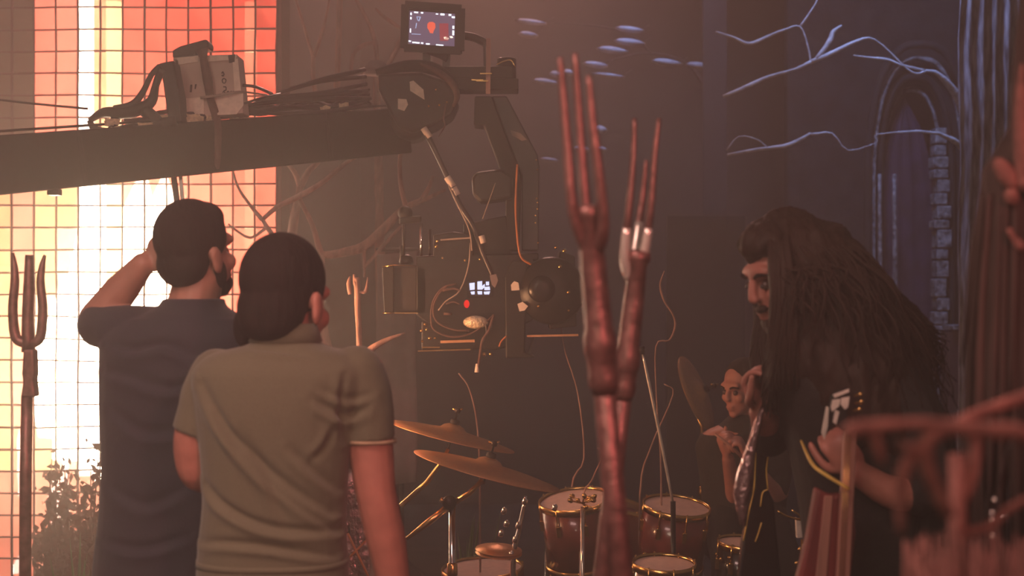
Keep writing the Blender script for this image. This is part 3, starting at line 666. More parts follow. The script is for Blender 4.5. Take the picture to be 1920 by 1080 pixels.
# clamp head on top of the strap and black padded rig left of the box
hd = empty('black_clamp_rig', bpt(260) + BU*BH/2, 'black padded bracket slumped on the crane arm left of the taped box', 'bracket')
dk = bpt(280).y - 0.03
MB().prism([P(x, y, d0-.01) for x, y in ((323, 108), (323, 94), (338, 86), (360, 80), (386, 73), (391, 78), (391, 89), (372, 92), (366, 104))], (0, 0.09, 0)).build('top_grip', M['black'], hd, smooth=False, bevel=0.006)
MB().prism([P(x, y, dk) for x, y in ((325, 113), (337, 180), (340, 228), (316, 230), (306, 160), (303, 140), (293, 122), (300, 118))], (0, 0.10, 0)).build('side_pad', M['black'], hd, smooth=False, bevel=0.006)
for pts, rr in (([(303, 130), (292, 160), (284, 190), (262, 205), (230, 212), (195, 210), (168, 226)], [0.018, 0.016, 0.024, 0.03, 0.028, 0.022, 0.012]), ([(300, 124), (284, 140), (268, 172), (248, 196), (215, 206)], [0.014, 0.012, 0.014, 0.018, 0.02]),
                ([(168, 226), (176, 240), (200, 246), (240, 240), (300, 232), (330, 226)], [0.012, 0.016, 0.014, 0.018, 0.024, 0.022]), ([(213, 210), (216, 228), (208, 244)], [0.02, 0.018, 0.016]), ([(272, 206), (290, 222), (300, 232)], [0.03, 0.028, 0.022])):
    MB().tube([P(x, y, dk) for x, y in pts], rr, 8, 4, flat=0.8, wob=0.2).build('padded_arm', M['black'], hd)
# thin horizontal rope left of it
o = MB().tube([P(-60, 180, 4.6), P(60, 194, 4.62), P(165, 204, 4.66)], 0.004, 5, 3).build('guy_rope', M['cable'], cr)
# ================================================================ remote head at the crane tip
HD = 5.75
rh = empty('remote_head', BC, 'black-wrapped remote head at the crane tip with tape patches', 'camera head')
hs = [(708, 138), (790, 136), (838, 152), (858, 186), (846, 214), (812, 236), (772, 250), (745, 238), (708, 168)]
MB().prism([P(x, y, HD-.12) for x, y in hs], (0, 0.24, 0)).build('housing', M['wrap'], rh, smooth=False, bevel=0.012)
MB().lathe([(0.0, -0.11), (0.07, -0.1), (0.085, -0.05), (0.085, 0.09)], P(770, 226, HD), (0, 1, 0), 24).build('pivot_drum', M['wrap'], rh)
MB().lathe([(0.002, 0.06), (0.03, 0.055), (0.05, 0.03), (0.055, 0)], P(706, 140, HD+.02), (0, 0, 1), 18).build('dome_cap', M['banner'], rh)
MB().tube([P(705, 136, HD-.1), P(760, 124, HD-.1), P(810, 128, HD-.1), P(844, 150, HD-.1), P(856, 186, HD-.1)], [0.014, 0.024, 0.026, 0.02, 0.014], 8, 4).build('wrap_fold', M['black'], rh)
MB().tube([P(788, 120, HD-.15), P(824, 136, HD-.15), P(850, 160, HD-.15), P(857, 182, HD-.15), P(850, 200, HD-.15)], [0.006, 0.012, 0.014, 0.012, 0.006], 8, 4).build('cable_sleeve', M['strap'], rh)
MB().tube([P(836, 194, HD-.14), P(832, 222, HD-.14), P(834, 236, HD-.14), P(822, 257, HD-.14)], [0.006, 0.008, 0.006, 0.003], 6, 4, flat=.5).build('ribbon_tail', M['strap'], rh)
for poly in ([(768, 153), (775, 151), (794, 168), (796, 187), (769, 170)], [(746, 185), (762, 186), (765, 196), (758, 208), (746, 204)]):
    MB().prism([P(x, y, HD-.125) for x, y in poly], (0, 0.006, 0)).build('tape_patch', M['tape'], rh, smooth=False)
for x, y in ((838, 192), (824, 197), (804, 199), (818, 168)): MB().lathe([(0.005, 0), (0.005, 0.008), (0.001, 0.01)], P(x, y, HD-.125), (0, -1, 0), 8).build('bolt', M['brass'], rh)
# top platform with monitor mast
MB().beam(P(830, 140, HD), P(962, 140, HD), 0.12, 0.05).build('platform', M['black'], rh, smooth=False, bevel=0.004)
MB().beam(P(848, 162, HD), P(972, 162, HD), 0.14, 0.045).build('platform', M['black'], rh, smooth=False, bevel=0.004)
MB().lathe([(0.04, 0), (0.04, 0.10), (0.034, 0.105)], P(950, 158, HD), n=20).build('motor', M['blackmetal'], rh)
MB().tube([P(930, 122, HD-.04), P(945, 115, HD-.04), P(958, 113, HD-.04), P(966, 126, HD-.04)], 0.0035, 6, 4).build('motor_wire', M['brass'], rh)
MB().beam(P(916, 72, HD-.08), P(915, 176, HD-.08), 0.012, 0.018).build('upright_bar', M['gtwood'], rh, smooth=False)
MB().beam(P(908, 78, HD-.05), P(910, 160, HD-.05), 0.010, 0.01).build('upright_bar', M['blackmetal'], rh, smooth=False)
MB().tube([P(866, 66, HD), P(888, 70, HD), P(905, 78, HD), P(912, 84, HD)], 0.017, 8, 4).build('bracket_arm', M['black'], rh)
for x, y in ((884, 150), (893, 152), (900, 138)): MB().beam(P(x, y, HD-.1), P(x+22, y, HD-.1), 0.006, 0.004).build('trim_strip', M['brass'], rh, smooth=False)
# ---------------- monitor
mo = empty('monitor', P(812, 120, HD), 'small lit field monitor above the crane head', 'monitor')
scr_q = [P(768, 20, HD-.05), P(853, 26, HD-.05), P(852, 89, HD-.05), P(766, 82, HD-.05)]
def uvm(u, v, off=0.0):
    a = scr_q[0].lerp(scr_q[1], u); b_ = scr_q[3].lerp(scr_q[2], u); return a.lerp(b_, v) + Vector((0, -off, 0))
fr = [P(758, 8, HD-.045), P(868, 16, HD-.045), P(866, 98, HD-.045), P(756, 92, HD-.045)]
MB().prism(fr, (0, 0.05, 0)).build('casing', M['blackplastic'], mo, smooth=False, bevel=0.004)
for a_, b_ in ((0, 1), (1, 2), (2, 3), (3, 0)):
    pa = fr[a_].lerp(uvm(.5, .5), .04); pb = fr[b_].lerp(uvm(.5, .5), .04); MB().beam(pa + Vector((0, -.012, 0)), pb + Vector((0, -.012, 0)), 0.03, 0.016, (0, 1, 0)).build('hood_edge', M['blackplastic'], mo, smooth=False)
sE = {k: emitter('screen_' + k, c, s*1.5) for k, c, s in (('dim', (0.115, 0.075, 0.115), 0.9), ('red', (0.75, 0.10, 0.055), 0.95), ('darkred', (0.27, 0.045, 0.055), 0.9), ('white', (0.85, 0.88, 1.0), 1.5), ('warm', (1.0, 0.75, 0.55), 1.5), ('blue', (0.35, 0.42, 0.62), 1.0))}
sc_ = MB().prism([uvm(0, 0), uvm(1, 0), uvm(1, 1), uvm(0, 1)], (0, 0.004, 0)).build('screen', sE['dim'], mo, smooth=False)
def spr(uv, k, name='screen_image'): MB().prism([uvm(u, v, .002) for u, v in uv], (0, 0.0015, 0)).build(name, sE[k], sc_, smooth=False)
spr([(.40, .36), (.44, .30), (.52, .29), (.57, .33), (.58, .45), (.54, .56), (.53, .63), (.46, .63), (.44, .56), (.40, .48)], 'red')
spr([(.66, .32), (.86, .30), (.87, .82), (.68, .84)], 'darkred')
spr([(.76, .72), (.82, .70), (.88, .74), (.85, .79), (.78, .78)], 'warm'); spr([(.89, .68), (.95, .67), (.97, .72), (.91, .73)], 'warm')
for u0, u1, v0, v1 in ((.02, .05, .06, .13), (.10, .19, .02, .06), (.25, .30, .02, .06), (.58, .63, .03, .06), (.68, .77, .02, .07), (.86, .92, .02, .07), (.93, 1, .08, .13), (.02, .05, .19, .26), (.02, .045, .54, .66), (.95, .99, .36, .45), (.95, .99, .5, .64), (.08, .24, .93, .97), (.27, .32, .93, .97), (.38, .46, .94, .98), (.60, .76, .95, .99), (0, .05, .90, .94)):
    spr([(u0, v0), (u1, v0), (u1, v1), (u0, v1)], 'white')
for poly in ([(.16, .16), (.25, .16), (.24, .18), (.17, .18)], [(.23, .18), (.25, .17), (.22, .30), (.20, .29)], [(.155, .17), (.175, .17), (.20, .29), (.185, .29)], [(.15, .36), (.17, .36), (.155, .52), (.14, .52)], [(.06, .69), (.26, .685), (.26, .70), (.06, .705)]): spr(poly, 'blue')
MB().beam(P(800, 94, HD), P(800, 122, HD), 0.03, 0.03).build('mount', M['blackmetal'], mo, smooth=False)
MB().beam(P(838, 92, HD), P(836, 138, HD), 0.02, 0.03).build('mount', M['blackmetal'], mo, smooth=False)
MB().prism([P(x, y, HD-.03) for x, y in ((800, 99), (842, 99), (836, 115), (824, 108))], (0, 0.03, 0)).build('bracket_plate', M['flat'], mo, smooth=False)
# ---------------- drop arm
da = empty('drop_arm', P(930, 180, HD), 'black angled drop arm hanging from the crane head to the film camera', 'arm')
MB().prism([P(x, y, HD-.07) for x, y in ((890, 180), (922, 180), (962, 290), (978, 330), (974, 470), (950, 470), (946, 340), (908, 236), (888, 234))], (0, 0.14, 0)).build('arm_plate', M['black'], da, smooth=False, bevel=0.006)
MB().prism([P(x, y, HD-.04) for x, y in ((922, 180), (950, 180), (1008, 290), (1012, 312), (1010, 470), (978, 470), (978, 330), (962, 290))], (0, 0.11, 0)).build('arm_side', mat('blue_black_paint', (0.02, 0.02, 0.028), 0.4, bump=0.1), da, smooth=False, bevel=0.006)
tape([(957, 244), (976, 250), (988, 262), (978, 264), (960, 254)], 'banner', 0.005, 'tape_patch', da, HD-.045)
MB().prism([P(x, y, HD-.12) for x, y in ((884, 334), (892, 322), (940, 316), (962, 330), (962, 372), (900, 380), (886, 366))], (0, 0.16, 0)).build('motor_box', M['blackplastic'], da, smooth=False, bevel=0.012)
MB().tube([P(970, 308, HD-.13), P(967, 380, HD-.13), P(969, 430, HD-.13), P(976, 480, HD-.13), P(996, 496, HD-.13)], 0.005, 6, 4).build('orange_cable', M['orangecable'], da)
da_r = random.Random(3)
for y in (300, 318, 372, 380, 392, 404, 418, 455): MB().lathe([(0.004, 0), (0.004, 0.005), (0.001, 0.006)], P(1008+da_r.uniform(-4, 2), y, HD-.045), (0, -1, 0), 6).build('bolt', M['brass'], da)
# strap/cable bundle from head to camera
cb = empty('cable_bundle', P(795, 240, HD-.1), 'taped cable bundle swinging from the crane head down to the film camera', 'cable')
MB().tube([P(x, y, HD-.13) for x, y in ((795, 240), (812, 275), (838, 330), (862, 385), (888, 425), (903, 470), (918, 505), (926, 525))], [0.012, 0.011, 0.010, 0.012, 0.011, 0.009, 0.008, 0.006], 8, 4).build('cable', M['cable'], cb)
for a_, b_ in (((794, 240), (806, 258)), ((838, 332), (850, 350)), ((850, 352), (858, 366)), ((902, 442), (906, 456))):
    MB().tube([P(*a_, HD-.13), P(*b_, HD-.13)], 0.0135, 8).build('tape_band', M['tape'], cb)
MB().tube([P(x, y, HD-.15) for x, y in ((842, 350), (862, 392), (880, 432), (885, 470))], 0.003, 5, 4).build('thin_cable', M['cablegrey'], cb)
MB().tube([P(x, y, HD-.15) for x, y in ((929, 343), (916, 380), (905, 410))], 0.002, 5, 4).build('thin_cable', M['cablegrey'], cb)
# ================================================================ film camera
fc_ = empty('film_camera', P(900, 680, HD), 'black film camera with matte box slung under the crane arm', 'camera')
D = HD - 0.1
def pr(poly, dep, m, name, par=None, off=0.0, bev=0.006): return MB().prism([P(x, y, D+off) for x, y in poly], (0, dep, 0)).build(name, M[m], par or fc_, smooth=False, bevel=bev)
pr([(780, 486), (1000, 482), (1000, 600), (960, 620), (800, 606), (780, 590)], 0.2, 'blackplastic', 'body')
MB().prism([P(x, y, D-.03) for x, y in ((716, 500), (738, 497), (738, 586), (720, 586))], (0, 0.24, 0)).build('matte_box_flange', M['black'], fc_, smooth=False, bevel=0.004)
mb2 = pr([(738, 500), (782, 500), (782, 586), (738, 586)], 0.2, 'wrap', 'matte_box')
MB().beam(P(740, 587, D-.02), P(784, 587, D-.02), 0.02, 0.004).build('lower_edge', M['brass'], mb2, smooth=False)
pr([(780, 498), (800, 502), (800, 590), (780, 590)], 0.19, 'black', 'lens_shroud')
MB().lathe([(0.05, 0), (0.055, 0.02), (0.055, 0.09), (0.04, 0.1)], P(815, 545, D+.1), (-1, 0, 0), 24).build('lens', M['blackmetal'], fc_)
# top: handle, knobs, viewfinder
MB().lathe([(0.026, 0), (0.03, 0.012), (0.026, 0.03), (0.01, 0.04)], P(762, 496, D+.06), n=16).build('knob', M['blackmetal'], fc_)
for x0, y0, y1 in ((757, 400, 490), (790, 420, 484), (806, 430, 484), (753, 460, 490)): MB().tube([P(x0, y0, D+.05), P(x0, y1, D+.05)], 0.006, 8).build('rod', M['chrome'] if x0 == 790 else M['blackmetal'], fc_)
MB().ell(P(760, 400, D+.05), (0.03, 0.03, 0.03), nu=14, nv=10).build('grip_ball', M['black'], fc_)
pr([(748, 408), (790, 404), (790, 416), (748, 420)], 0.06, 'black', 'top_bar', off=.02)
pr([(812, 440), (850, 434), (884, 440), (888, 452), (888, 486), (812, 486)], 0.12, 'blackplastic', 'viewfinder')
MB().beam(P(826, 450, D-.01), P(882, 446, D-.01), 0.02, 0.006).build('viewfinder_edge', M['cablegrey'], fc_, smooth=False)
pr([(868, 420), (950, 404), (960, 480), (872, 484)], 0.14, 'black', 'mount_block', off=.03)
pr([(780, 480), (1010, 474), (1010, 488), (780, 492)], 0.18, 'blackmetal', 'top_plate')
# film magazine / rear drum at the right
MB().lathe([(0.03, -0.02), (0.125, -0.01), (0.135, 0.02), (0.135, 0.16), (0.12, 0.18)], P(1034, 545, D-.02), (0, 1, 0), 28).build('magazine', M['blackplastic'], fc_)
MB().lathe([(0.02, -0.012), (0.05, -0.01), (0.055, 0.0), (0.055, 0.02)], P(1016, 542, D-.035), (0, 1, 0), 20).build('magazine_hub', M['blackmetal'], fc_)
pr([(1050, 470), (1078, 480), (1082, 612), (1030, 618), (1028, 600)], 0.18, 'black', 'magazine_cover', off=.02)
pr([(960, 488), (988, 490), (984, 660), (1004, 670), (948, 672), (946, 520)], 0.16, 'black', 'side_bracket', off=-.03)
MB().beam(P(988, 630, D), P(1084, 628, D), 0.03, 0.008).build('lower_rail', M['cymbal'], fc_, smooth=False)
MB().beam(P(1000, 632, D), P(990, 668, D), 0.02, 0.008).build('strut', M['blackmetal'], fc_, smooth=False)
MB().tube([P(717, 500, D-.034), P(739, 497, D-.034), P(782, 499, D-.005)], .003, 5).build('rim', M['brass'], mb2)  # brass line added as the gold highlight on the matte box edge
MB().tube([P(717, 587, D-.034), P(739, 587, D-.034)], .003, 5).build('rim', M['brass'], mb2)  # lower edge highlight, likewise drawn in brass
# base plates
pr([(790, 602), (960, 610), (958, 650), (930, 656), (790, 656)], 0.16, 'black', 'base_block')
MB().beam(P(826, 641, D-.01), P(890, 639, D-.01), 0.02, 0.010).build('base_strip', M['cymbal'], fc_, smooth=False)
MB().beam(P(784, 658, D-.01), P(882, 655, D-.01), 0.03, 0.005).build('base_strip', M['brass'], fc_, smooth=False)
MB().beam(P(792, 651, D-.01), P(825, 651, D-.01), 0.03, 0.005).build('base_strip', M['brass'], fc_, smooth=False)
cr2 = random.Random(9)
for x, y in ((790, 620), (800, 618), (792, 640), (806, 634), (816, 634), (797, 608), (893, 600), (1010, 556), (1024, 553), (1066, 548), (1066, 582), (1042, 464), (1058, 470), (820, 452), (818, 462), (872, 488), (900, 486), (830, 484), (1010, 574), (908, 664), (920, 664), (1050, 500)):
    s = cr2.uniform(1.0, 1.9); MB().lathe([(0.005*s, 0), (0.005*s, 0.006), (0.001, 0.009)], P(x, y, D-.035), (0, -1, 0), 8).build('screw', M['brass'], fc_)  # screws enlarged to stand for gold glints
# readout, record lamp
E_read = emitter('readout_glow', (0.72, 0.72, 1.0), 1.5); E_rec = emitter('record_glow', (1.0, 0.01, 0.01), 1.1)
ro = pr([(876, 526), (924, 524), (924, 556), (876, 558)], 0.01, 'gtblack', 'readout', off=-.012, bev=0)
def seg(poly, m=E_read, par=None, n='readout_segment'): MB().prism([P(x, y, D-.016) for x, y in poly], (0, 0.003, 0)).build(n, m, par or ro, smooth=False)
seg([(880, 531), (890, 530), (890, 543), (881, 544)]); seg([(882, 547), (890, 546), (890, 552), (884, 552)])
seg([(895, 528), (904, 527), (904, 536), (909, 532), (909, 538), (904, 543), (895, 543)]); seg([(895, 546), (904, 546), (904, 552), (896, 552)])
seg([(911, 528), (917, 528), (917, 535), (911, 535)]); seg([(908, 538), (918, 537), (919, 544), (908, 544)]); seg([(907, 547), (919, 546), (917, 552), (908, 552)])
rl = MB().ell(P(875, 570, D-.02), (0.011, 0.008, 0.016), nu=12, nv=8).build('record_lamp', E_rec, fc_)
# looping cables on the side
for pts, r_, m_ in (([(882, 455), (878, 500), (862, 545), (836, 565), (822, 582)], .003, 'cablegrey'), ([(855, 532), (830, 540), (812, 565), (808, 600), (816, 620), (850, 632), (890, 622), (926, 590)], .004, 'strap'),
                    ([(840, 536), (822, 552), (812, 580), (820, 604), (850, 618), (880, 620)], .004, 'strap'), ([(830, 545), (850, 541), (862, 544)], .005, 'strap'), ([(836, 570), (850, 566), (862, 570)], .004, 'strap'), ([(832, 588), (848, 589)], .006, 'strap'),
                    ([(926, 590), (916, 620), (904, 640), (898, 680), (894, 696)], .006, 'strap'), ([(910, 600), (912, 626), (902, 650)], .004, 'cable'), ([(950, 630), (940, 640), (936, 650)], .004, 'orangecable')):
    MB().tube([P(x, y, D-.05) for x, y in pts], r_, 6, 4).build('cable', M[m_], fc_)
MB().tube([P(895, 682, D-.05), P(894, 698, D-.05)], [0.006, 0.009], 8).build('plug', M['tape'], fc_)
MB().ell(P(892, 604, D-.04), (0.05, 0.03, 0.026), nu=14, nv=8).build('plastic_pouch', M['foil'], fc_)
for poly in ([(958, 534), (964, 527), (972, 530), (974, 544), (959, 545)], [(970, 570), (980, 566), (990, 574), (984, 582), (974, 584)]): MB().prism([P(x, y, D-.04) for x, y in poly], (0, 0.01, 0)).build('tape_patch', M['tape'], fc_, smooth=False)
MB().prism([P(x, y, D-.045) for x, y in ((918, 516), (930, 514), (934, 526), (928, 540), (922, 534))], (0, 0.012, 0)).build('tape_patch', M['banner'], fc_, smooth=False)
# ================================================================ people
def rotm(yaw, pitch=0.0, roll=0.0):
    return Matrix.Rotation(yaw, 3, 'Z') @ Matrix.Rotation(pitch, 3, 'X') @ Matrix.Rotation(roll, 3, 'Y')
def head_geo(mb, c, rot, s=1.0, beard=False):
    """head facing local +Y; c = centre between the ears"""
    c = Vector(c)
    def L(x, y, z): return c + rot @ (Vector((x, y, z))*s)
    def E(x, y, z, a, b, d, r=None): mb.ell(L(x, y, z), (a*s, b*s, d*s), (rot if r is None else rot @ r).to_4x4(), 18, 12)
    E(0, -.012, .035, .076, .097, .092); E(0, .026, -.04, .06, .068, .078); E(0, .045, -.075, .046, .048, .04)
    E(0, .076, -.102, .024, .018, .018); E(0, .078, .028, .056, .02, .022)
    for q in (-1, 1):
        E(q*.036, .066, -.028, .026, .024, .024); E(q*.080, -.008, -.018, .010, .021, .034, Matrix.Rotation(q*0.25, 3, 'Z')); E(q*.083, -.018, -.004, .008, .014, .02)
    mb.tube([L(0, .092, .014), L(0, .102, -.008), L(0, .108, -.028)], [.009*s, .011*s, .012*s], 8, 3); E(0, .105, -.030, .016, .012, .010)
    E(0, .094, -.064, .024, .012, .007); E(0, .091, -.077, .021, .012, .008)
    return L
def ring(c, a, b, yaw=0.0, n=28, e=2.4, tilt=0.0):
    out = []; m = rotm(yaw)
    for j in range(n):
        t = 2*math.pi*j/n; ct, st = math.cos(t), math.sin(t)
        x = a*math.copysign(abs(ct)**(2/e), ct); y = b*math.copysign(abs(st)**(2/e), st)
        out.append(Vector(c) + m @ Vector((x, y, x*tilt)))
    return out
def smooth_rings(spec, k=3):
    """spec: list of (center Vector, a, b, yaw, tilt); Catmull interpolated"""
    cs = catmull([s[0] for s in spec], k); N = len(cs)
    A = [v.x for v in catmull([Vector((s[1], s[2], 0)) for s in spec], k)]; B = [v.y for v in catmull([Vector((s[1], s[2], 0)) for s in spec], k)]
    Y = interp([s[3] for s in spec], N); T = interp([s[4] if len(s) > 4 else 0.0 for s in spec], N)
    return [ring(cs[i], A[i], B[i], Y[i], tilt=T[i]) for i in range(N)]
def hand_geo(mb, wrist, direc, palm_n, curl=0.5, s=1.0, thumb=1, spread=0.0):
    """palm + five bent fingers. direc = wrist to knuckles, palm_n = palm-facing normal"""
    w_ = Vector(wrist); d = Vector(direc).normalized(); n_ = Vector(palm_n); n_ = (n_ - d*n_.dot(d)).normalized(); x = d.cross(n_).normalized()*thumb
    m4 = Matrix((x, d, n_)).transposed()
    mb.ell(w_ + d*.048*s, (.040*s, .052*s, .016*s), m4.to_4x4(), 16, 10); mb.ell(w_ + d*.07*s, (.040*s, .026*s, .014*s), m4.to_4x4(), 16, 10)
    for i, (off, L0) in enumerate(((.030, .072), (.010, .082), (-.011, .076), (-.031, .060))):
        p = w_ + d*.088*s + x*off*s; pts = [w_ + d*.06*s + x*off*.9*s, p]; a = 0.25*curl; dd = d + x*spread*off*20
        for q, f in enumerate((.44, .32, .24)):
            a += curl*(0.75, 0.9, 0.6)[q]*(1+0.08*i); p = p + (dd*math.cos(a) + n_*math.sin(a)).normalized()*L0*f*1.05*s; pts.append(p)
        mb.tube(catmull(pts, 3), [.0095*s, .0095*s, .009*s, .0085*s, .0075*s], 8); mb.ell(pts[-1], (.0078*s,)*3, nu=8, nv=6)
    b0 = w_ + d*.03*s + x*.03*s; pts = [b0 - x*.01*s, b0 + (x*.7 + d*.5)*.024*s + n_*.008*s, b0 + (x*.75 + d*.9)*.042*s + n_*.022*s*(.5+curl), b0 + (x*.55 + d*1.3)*.058*s + n_*.034*s*(.5+curl)]
    mb.tube(catmull(pts, 3), [.014*s, .012*s, .0105*s, .009*s], 8); mb.ell(pts[-1], (.0092*s,)*3, nu=8, nv=6)
def polyline_fold(folds, sc, d0, facing=None):
    """press creases into the camera-facing side of a garment; folds in photo pixels (pts, depth m, width px)"""
    def fn(me):
        n = len(me.vertices); co = np.empty(n*3); me.vertices.foreach_get('co', co); co = co.reshape(-1, 3)
        nr = np.empty(n*3); me.vertices.foreach_get('normal', nr); nr = nr.reshape(-1, 3)
        px = 960 + co[:, 0]*FPX/d0; py = 540 - (co[:, 2]-CAM_Z)*FPX/d0
        off = np.zeros(n)
        for pts, dep, wid in folds:
            best = np.full(n, 1e9); sg = np.zeros(n); ends = np.ones(n)
            P_ = np.array([(q.x, q.y) for q in catmull([Vector((a, b, 0)) for a, b in pts], 5)])
            for i in range(len(P_)-1):
                a, b = P_[i], P_[i+1]; ab = b-a; L2 = ab @ ab + 1e-9
                t = np.clip(((px-a[0])*ab[0] + (py-a[1])*ab[1])/L2, 0, 1); dx = px - a[0] - t*ab[0]; dy = py - a[1] - t*ab[1]; dd = np.hypot(dx, dy)
                u = (i + t)/(len(P_)-1); m = dd < best
                best = np.where(m, dd, best); sg = np.where(m, np.sign(ab[0]*dy - ab[1]*dx), sg); ends = np.where(m, np.sin(np.pi*np.clip(u, .04, .96))**.5, ends)
            s_ = best*sg/wid
            off += 1.6*dep*ends*(-np.exp(-s_*s_) + .75*np.exp(-(s_-1.7)**2/1.3))
        k = np.clip((-nr[:, 1] + .1)/.5, 0, 1)
        co += nr*(off*k)[:, None]
        me.vertices.foreach_set('co', co.reshape(-1)); me.update()
    return fn
def legs_geo(mb, hipL, hipR, footL, footR, s=1.0, rt=.085, rc=.058, ra=.042, fwd=(0, 1, 0)):
    f = Vector(fwd)
    for h, q in ((hipL, footL), (hipR, footR)):
        h, q = Vector(h), Vector(q); kn = h.lerp(q, .5) + f*.03
        mb.limb([h, h.lerp(kn, .5), kn, kn.lerp(q, .35) - f*.02, q + Vector((0, 0, .09))], [rt, rt*.93, rc*1.05, rc, ra], 12)
def shoe(par, foot, fwd=(0, 1, 0), s=1.0):
    f = Vector(fwd).normalized(); q = Vector(foot); m4 = Matrix((Vector((f.y, -f.x, 0)), f, Vector((0, 0, 1)))).transposed().to_4x4()
    mb = MB(); mb.ell(q + f*.06 + Vector((0, 0, .045)), (.045*s, .14*s, .043*s), m4); mb.ell(q + Vector((0, 0, .07)), (.042*s, .06*s, .06*s), m4)
    organic(mb, 'shoe', M['shoe'], par, .01, 4)
# ---------------------------------------------------------------- man in the khaki polo (right, from behind)
DB = 3.30; sB = DB/FPX
manB = empty('person', (P(520, 0, DB).x, DB, 0), 'man in a khaki polo shirt seen from behind, head turned to the right', 'person', 'two men watching the shot')
def pB(x, y, dy=0.0): return P(x, y, DB) + Vector((0, dy, 0))
hB = pB(534, 564, .02); rB = rotm(math.radians(-24), math.radians(-8))
body = MB(); LB = head_geo(body, hB, rB, 1.16)
body.limb([pB(530, 585, .0), pB(533, 625, -.01), pB(535, 680, .0)], [.060, .062, .075], 14)
torsoB = [(pB(535, 640), .07, .06, 0), (pB(530, 668), .17, .09, 0), (pB(528, 700), .20, .115, 0), (pB(522, 770), .185, .125, 0), (pB(518, 850), .168, .122, 0), (pB(516, 940), .160, .12, 0), (pB(512, 1020), .165, .125, 0), (pB(512, 1090), .17, .13, 0), (pB(512, 1160), .16, .12, 0)]
body.loft(smooth_rings([(c, a*.86, b*.86, y) for c, a, b, y in torsoB]))
aR = [pB(672, 700, .0), pB(688, 770, .0), pB(696, 850, .0), pB(706, 930, .0), pB(722, 1010, .015), pB(735, 1090, .03), pB(742, 1140, .04)]
body.limb(aR, [.062, .058, .053, .047, .047, .040, .031], 14)
hand_geo(body, pB(742, 1140, .04), (0.06, .15, -1), (-1, .2, 0), .45, thumb=1)
aL = [pB(400, 705, .02), pB(375, 780, .01), pB(362, 850, .02), pB(372, 895, .05), pB(410, 880, .2), pB(440, 860, .30)]
body.limb(aL, [.058, .055, .05, .044, .04, .03], 14)
hand_geo(body, pB(440, 860, .30), (.6, .6, .3), (0, -.3, -1), .8, thumb=-1)
legs_geo(body, pB(455, 1150), pB(570, 1150), (pB(440, 0).x, DB, 0), (pB(590, 0).x, DB, 0))
organic(body, 'body', M['skin'], manB, .0055, 5)
# hair: cropped, with fuller left side
hr = MB()
def LE(mb, L, rot, s, x, y, z, a, b, d): mb.ell(L(x, y, z), (a*s, b*s, d*s), rot.to_4x4(), 22, 14)
LE(hr, LB, rB, 1.16, 0, -.020, .042, .083, .098, .094); LE(hr, LB, rB, 1.16, 0, -.05, -.02, .072, .062, .07); LE(hr, LB, rB, 1.16, -.062, -.035, -.055, .024, .04, .05); LE(hr, LB, rB, 1.16, 0, -.06, -.052, .058, .045, .04)
organic(hr, 'hair', M['hair'], manB, .006, 5)
# polo shirt
sh = MB(); sh.loft(smooth_rings([(c, a+.006, b+.008, y) for c, a, b, y in torsoB[1:-1]] ))
sh.loft(smooth_rings([(pB(536, 622, .0), .066, .064, 0), (pB(535, 645), .085, .075, 0), (pB(532, 664), .168, .098, 0), (pB(530, 690), .18, .105, 0)]))
sh.limb([pB(668, 700), pB(682, 740), pB(690, 785)], [.066, .066, .062], 18); sh.tube([pB(688, 770), pB(693, 826)], [.0635, .0600], 22)
sh.limb([pB(404, 705, .02), pB(388, 745, .01), pB(380, 775, .01)], [.064, .064, .060], 16); sh.tube([pB(382, 770, .01), pB(368, 815, .01)], [.0615, .060], 22)
foldsB = [([(395, 715), (440, 790), (500, 850), (560, 900), (630, 950)], .009, 9), ([(425, 770), (480, 850), (540, 905), (640, 985)], .006, 7), ([(400, 900), (440, 935), (520, 970), (640, 985)], .009, 8), ([(390, 1005), (450, 1000), (540, 1008), (635, 1030)], .007, 7), ([(600, 740), (630, 760), (655, 775), (690, 762)], .007, 8), ([(640, 790), (620, 830), (600, 850)], .005, 7), ([(560, 830), (600, 870), (640, 910)], .006, 8), ([(655, 700), (650, 760), (652, 820)], .006, 7), ([(610, 720), (660, 742), (700, 735)], .004, 7), ([(480, 650), (540, 655), (600, 665)], .003, 5), ([(470, 800), (520, 880), (560, 980)], .004, 10)]
shirtB = organic(sh, 'polo_shirt', M['polo'], manB, .006, 4, polyline_fold(foldsB, sB, DB))
MB().loft([ring(pB(536, 606, .0) , .066, .066, 0, 40, 2.1), ring(pB(536, 606, .0), .0705, .0705, 0, 40, 2.1), ring(pB(535, 640, .0), .086, .078, 0, 40, 2.1), ring(pB(535, 642, .0), .080, .072, 0, 40, 2.1)], cap=False).build('collar', M['polo'], shirtB)
MB().loft([ring(pB(693, 823), .0595, .0595, 0, 30, 2.0), ring(pB(693, 823), .0625, .0625, 0, 30, 2.0), ring(pB(694, 829), .0625, .0625, 0, 30, 2.0), ring(pB(694, 829), .0590, .0590, 0, 30, 2.0)], cap=False).build('sleeve_hem', mat('tan_trim', (0.36, 0.25, 0.16), 0.9, bump=0), shirtB)
MB().loft([ring(pB(513, 1044), .170, .130, 0, 40, 2.4), ring(pB(513, 1044), .1755, .1355, 0, 40, 2.4), ring(pB(512, 1056), .1755, .1355, 0, 40, 2.4), ring(pB(512, 1056), .170, .130, 0, 40, 2.4)], cap=False).build('shirt_hem', M['polo'], shirtB)
tr = MB(); tr.loft(smooth_rings([(pB(512, 1040), .166, .126, 0), (pB(512, 1090), .175, .135, 0), (pB(512, 1165), .172, .13, 0), (pB(512, 1190), .15, .11, 0)]))
legs_geo(tr, pB(455, 1150), pB(570, 1150), (pB(440, 0).x, DB, 0), (pB(590, 0).x, DB, 0), rt=.1, rc=.075, ra=.066)
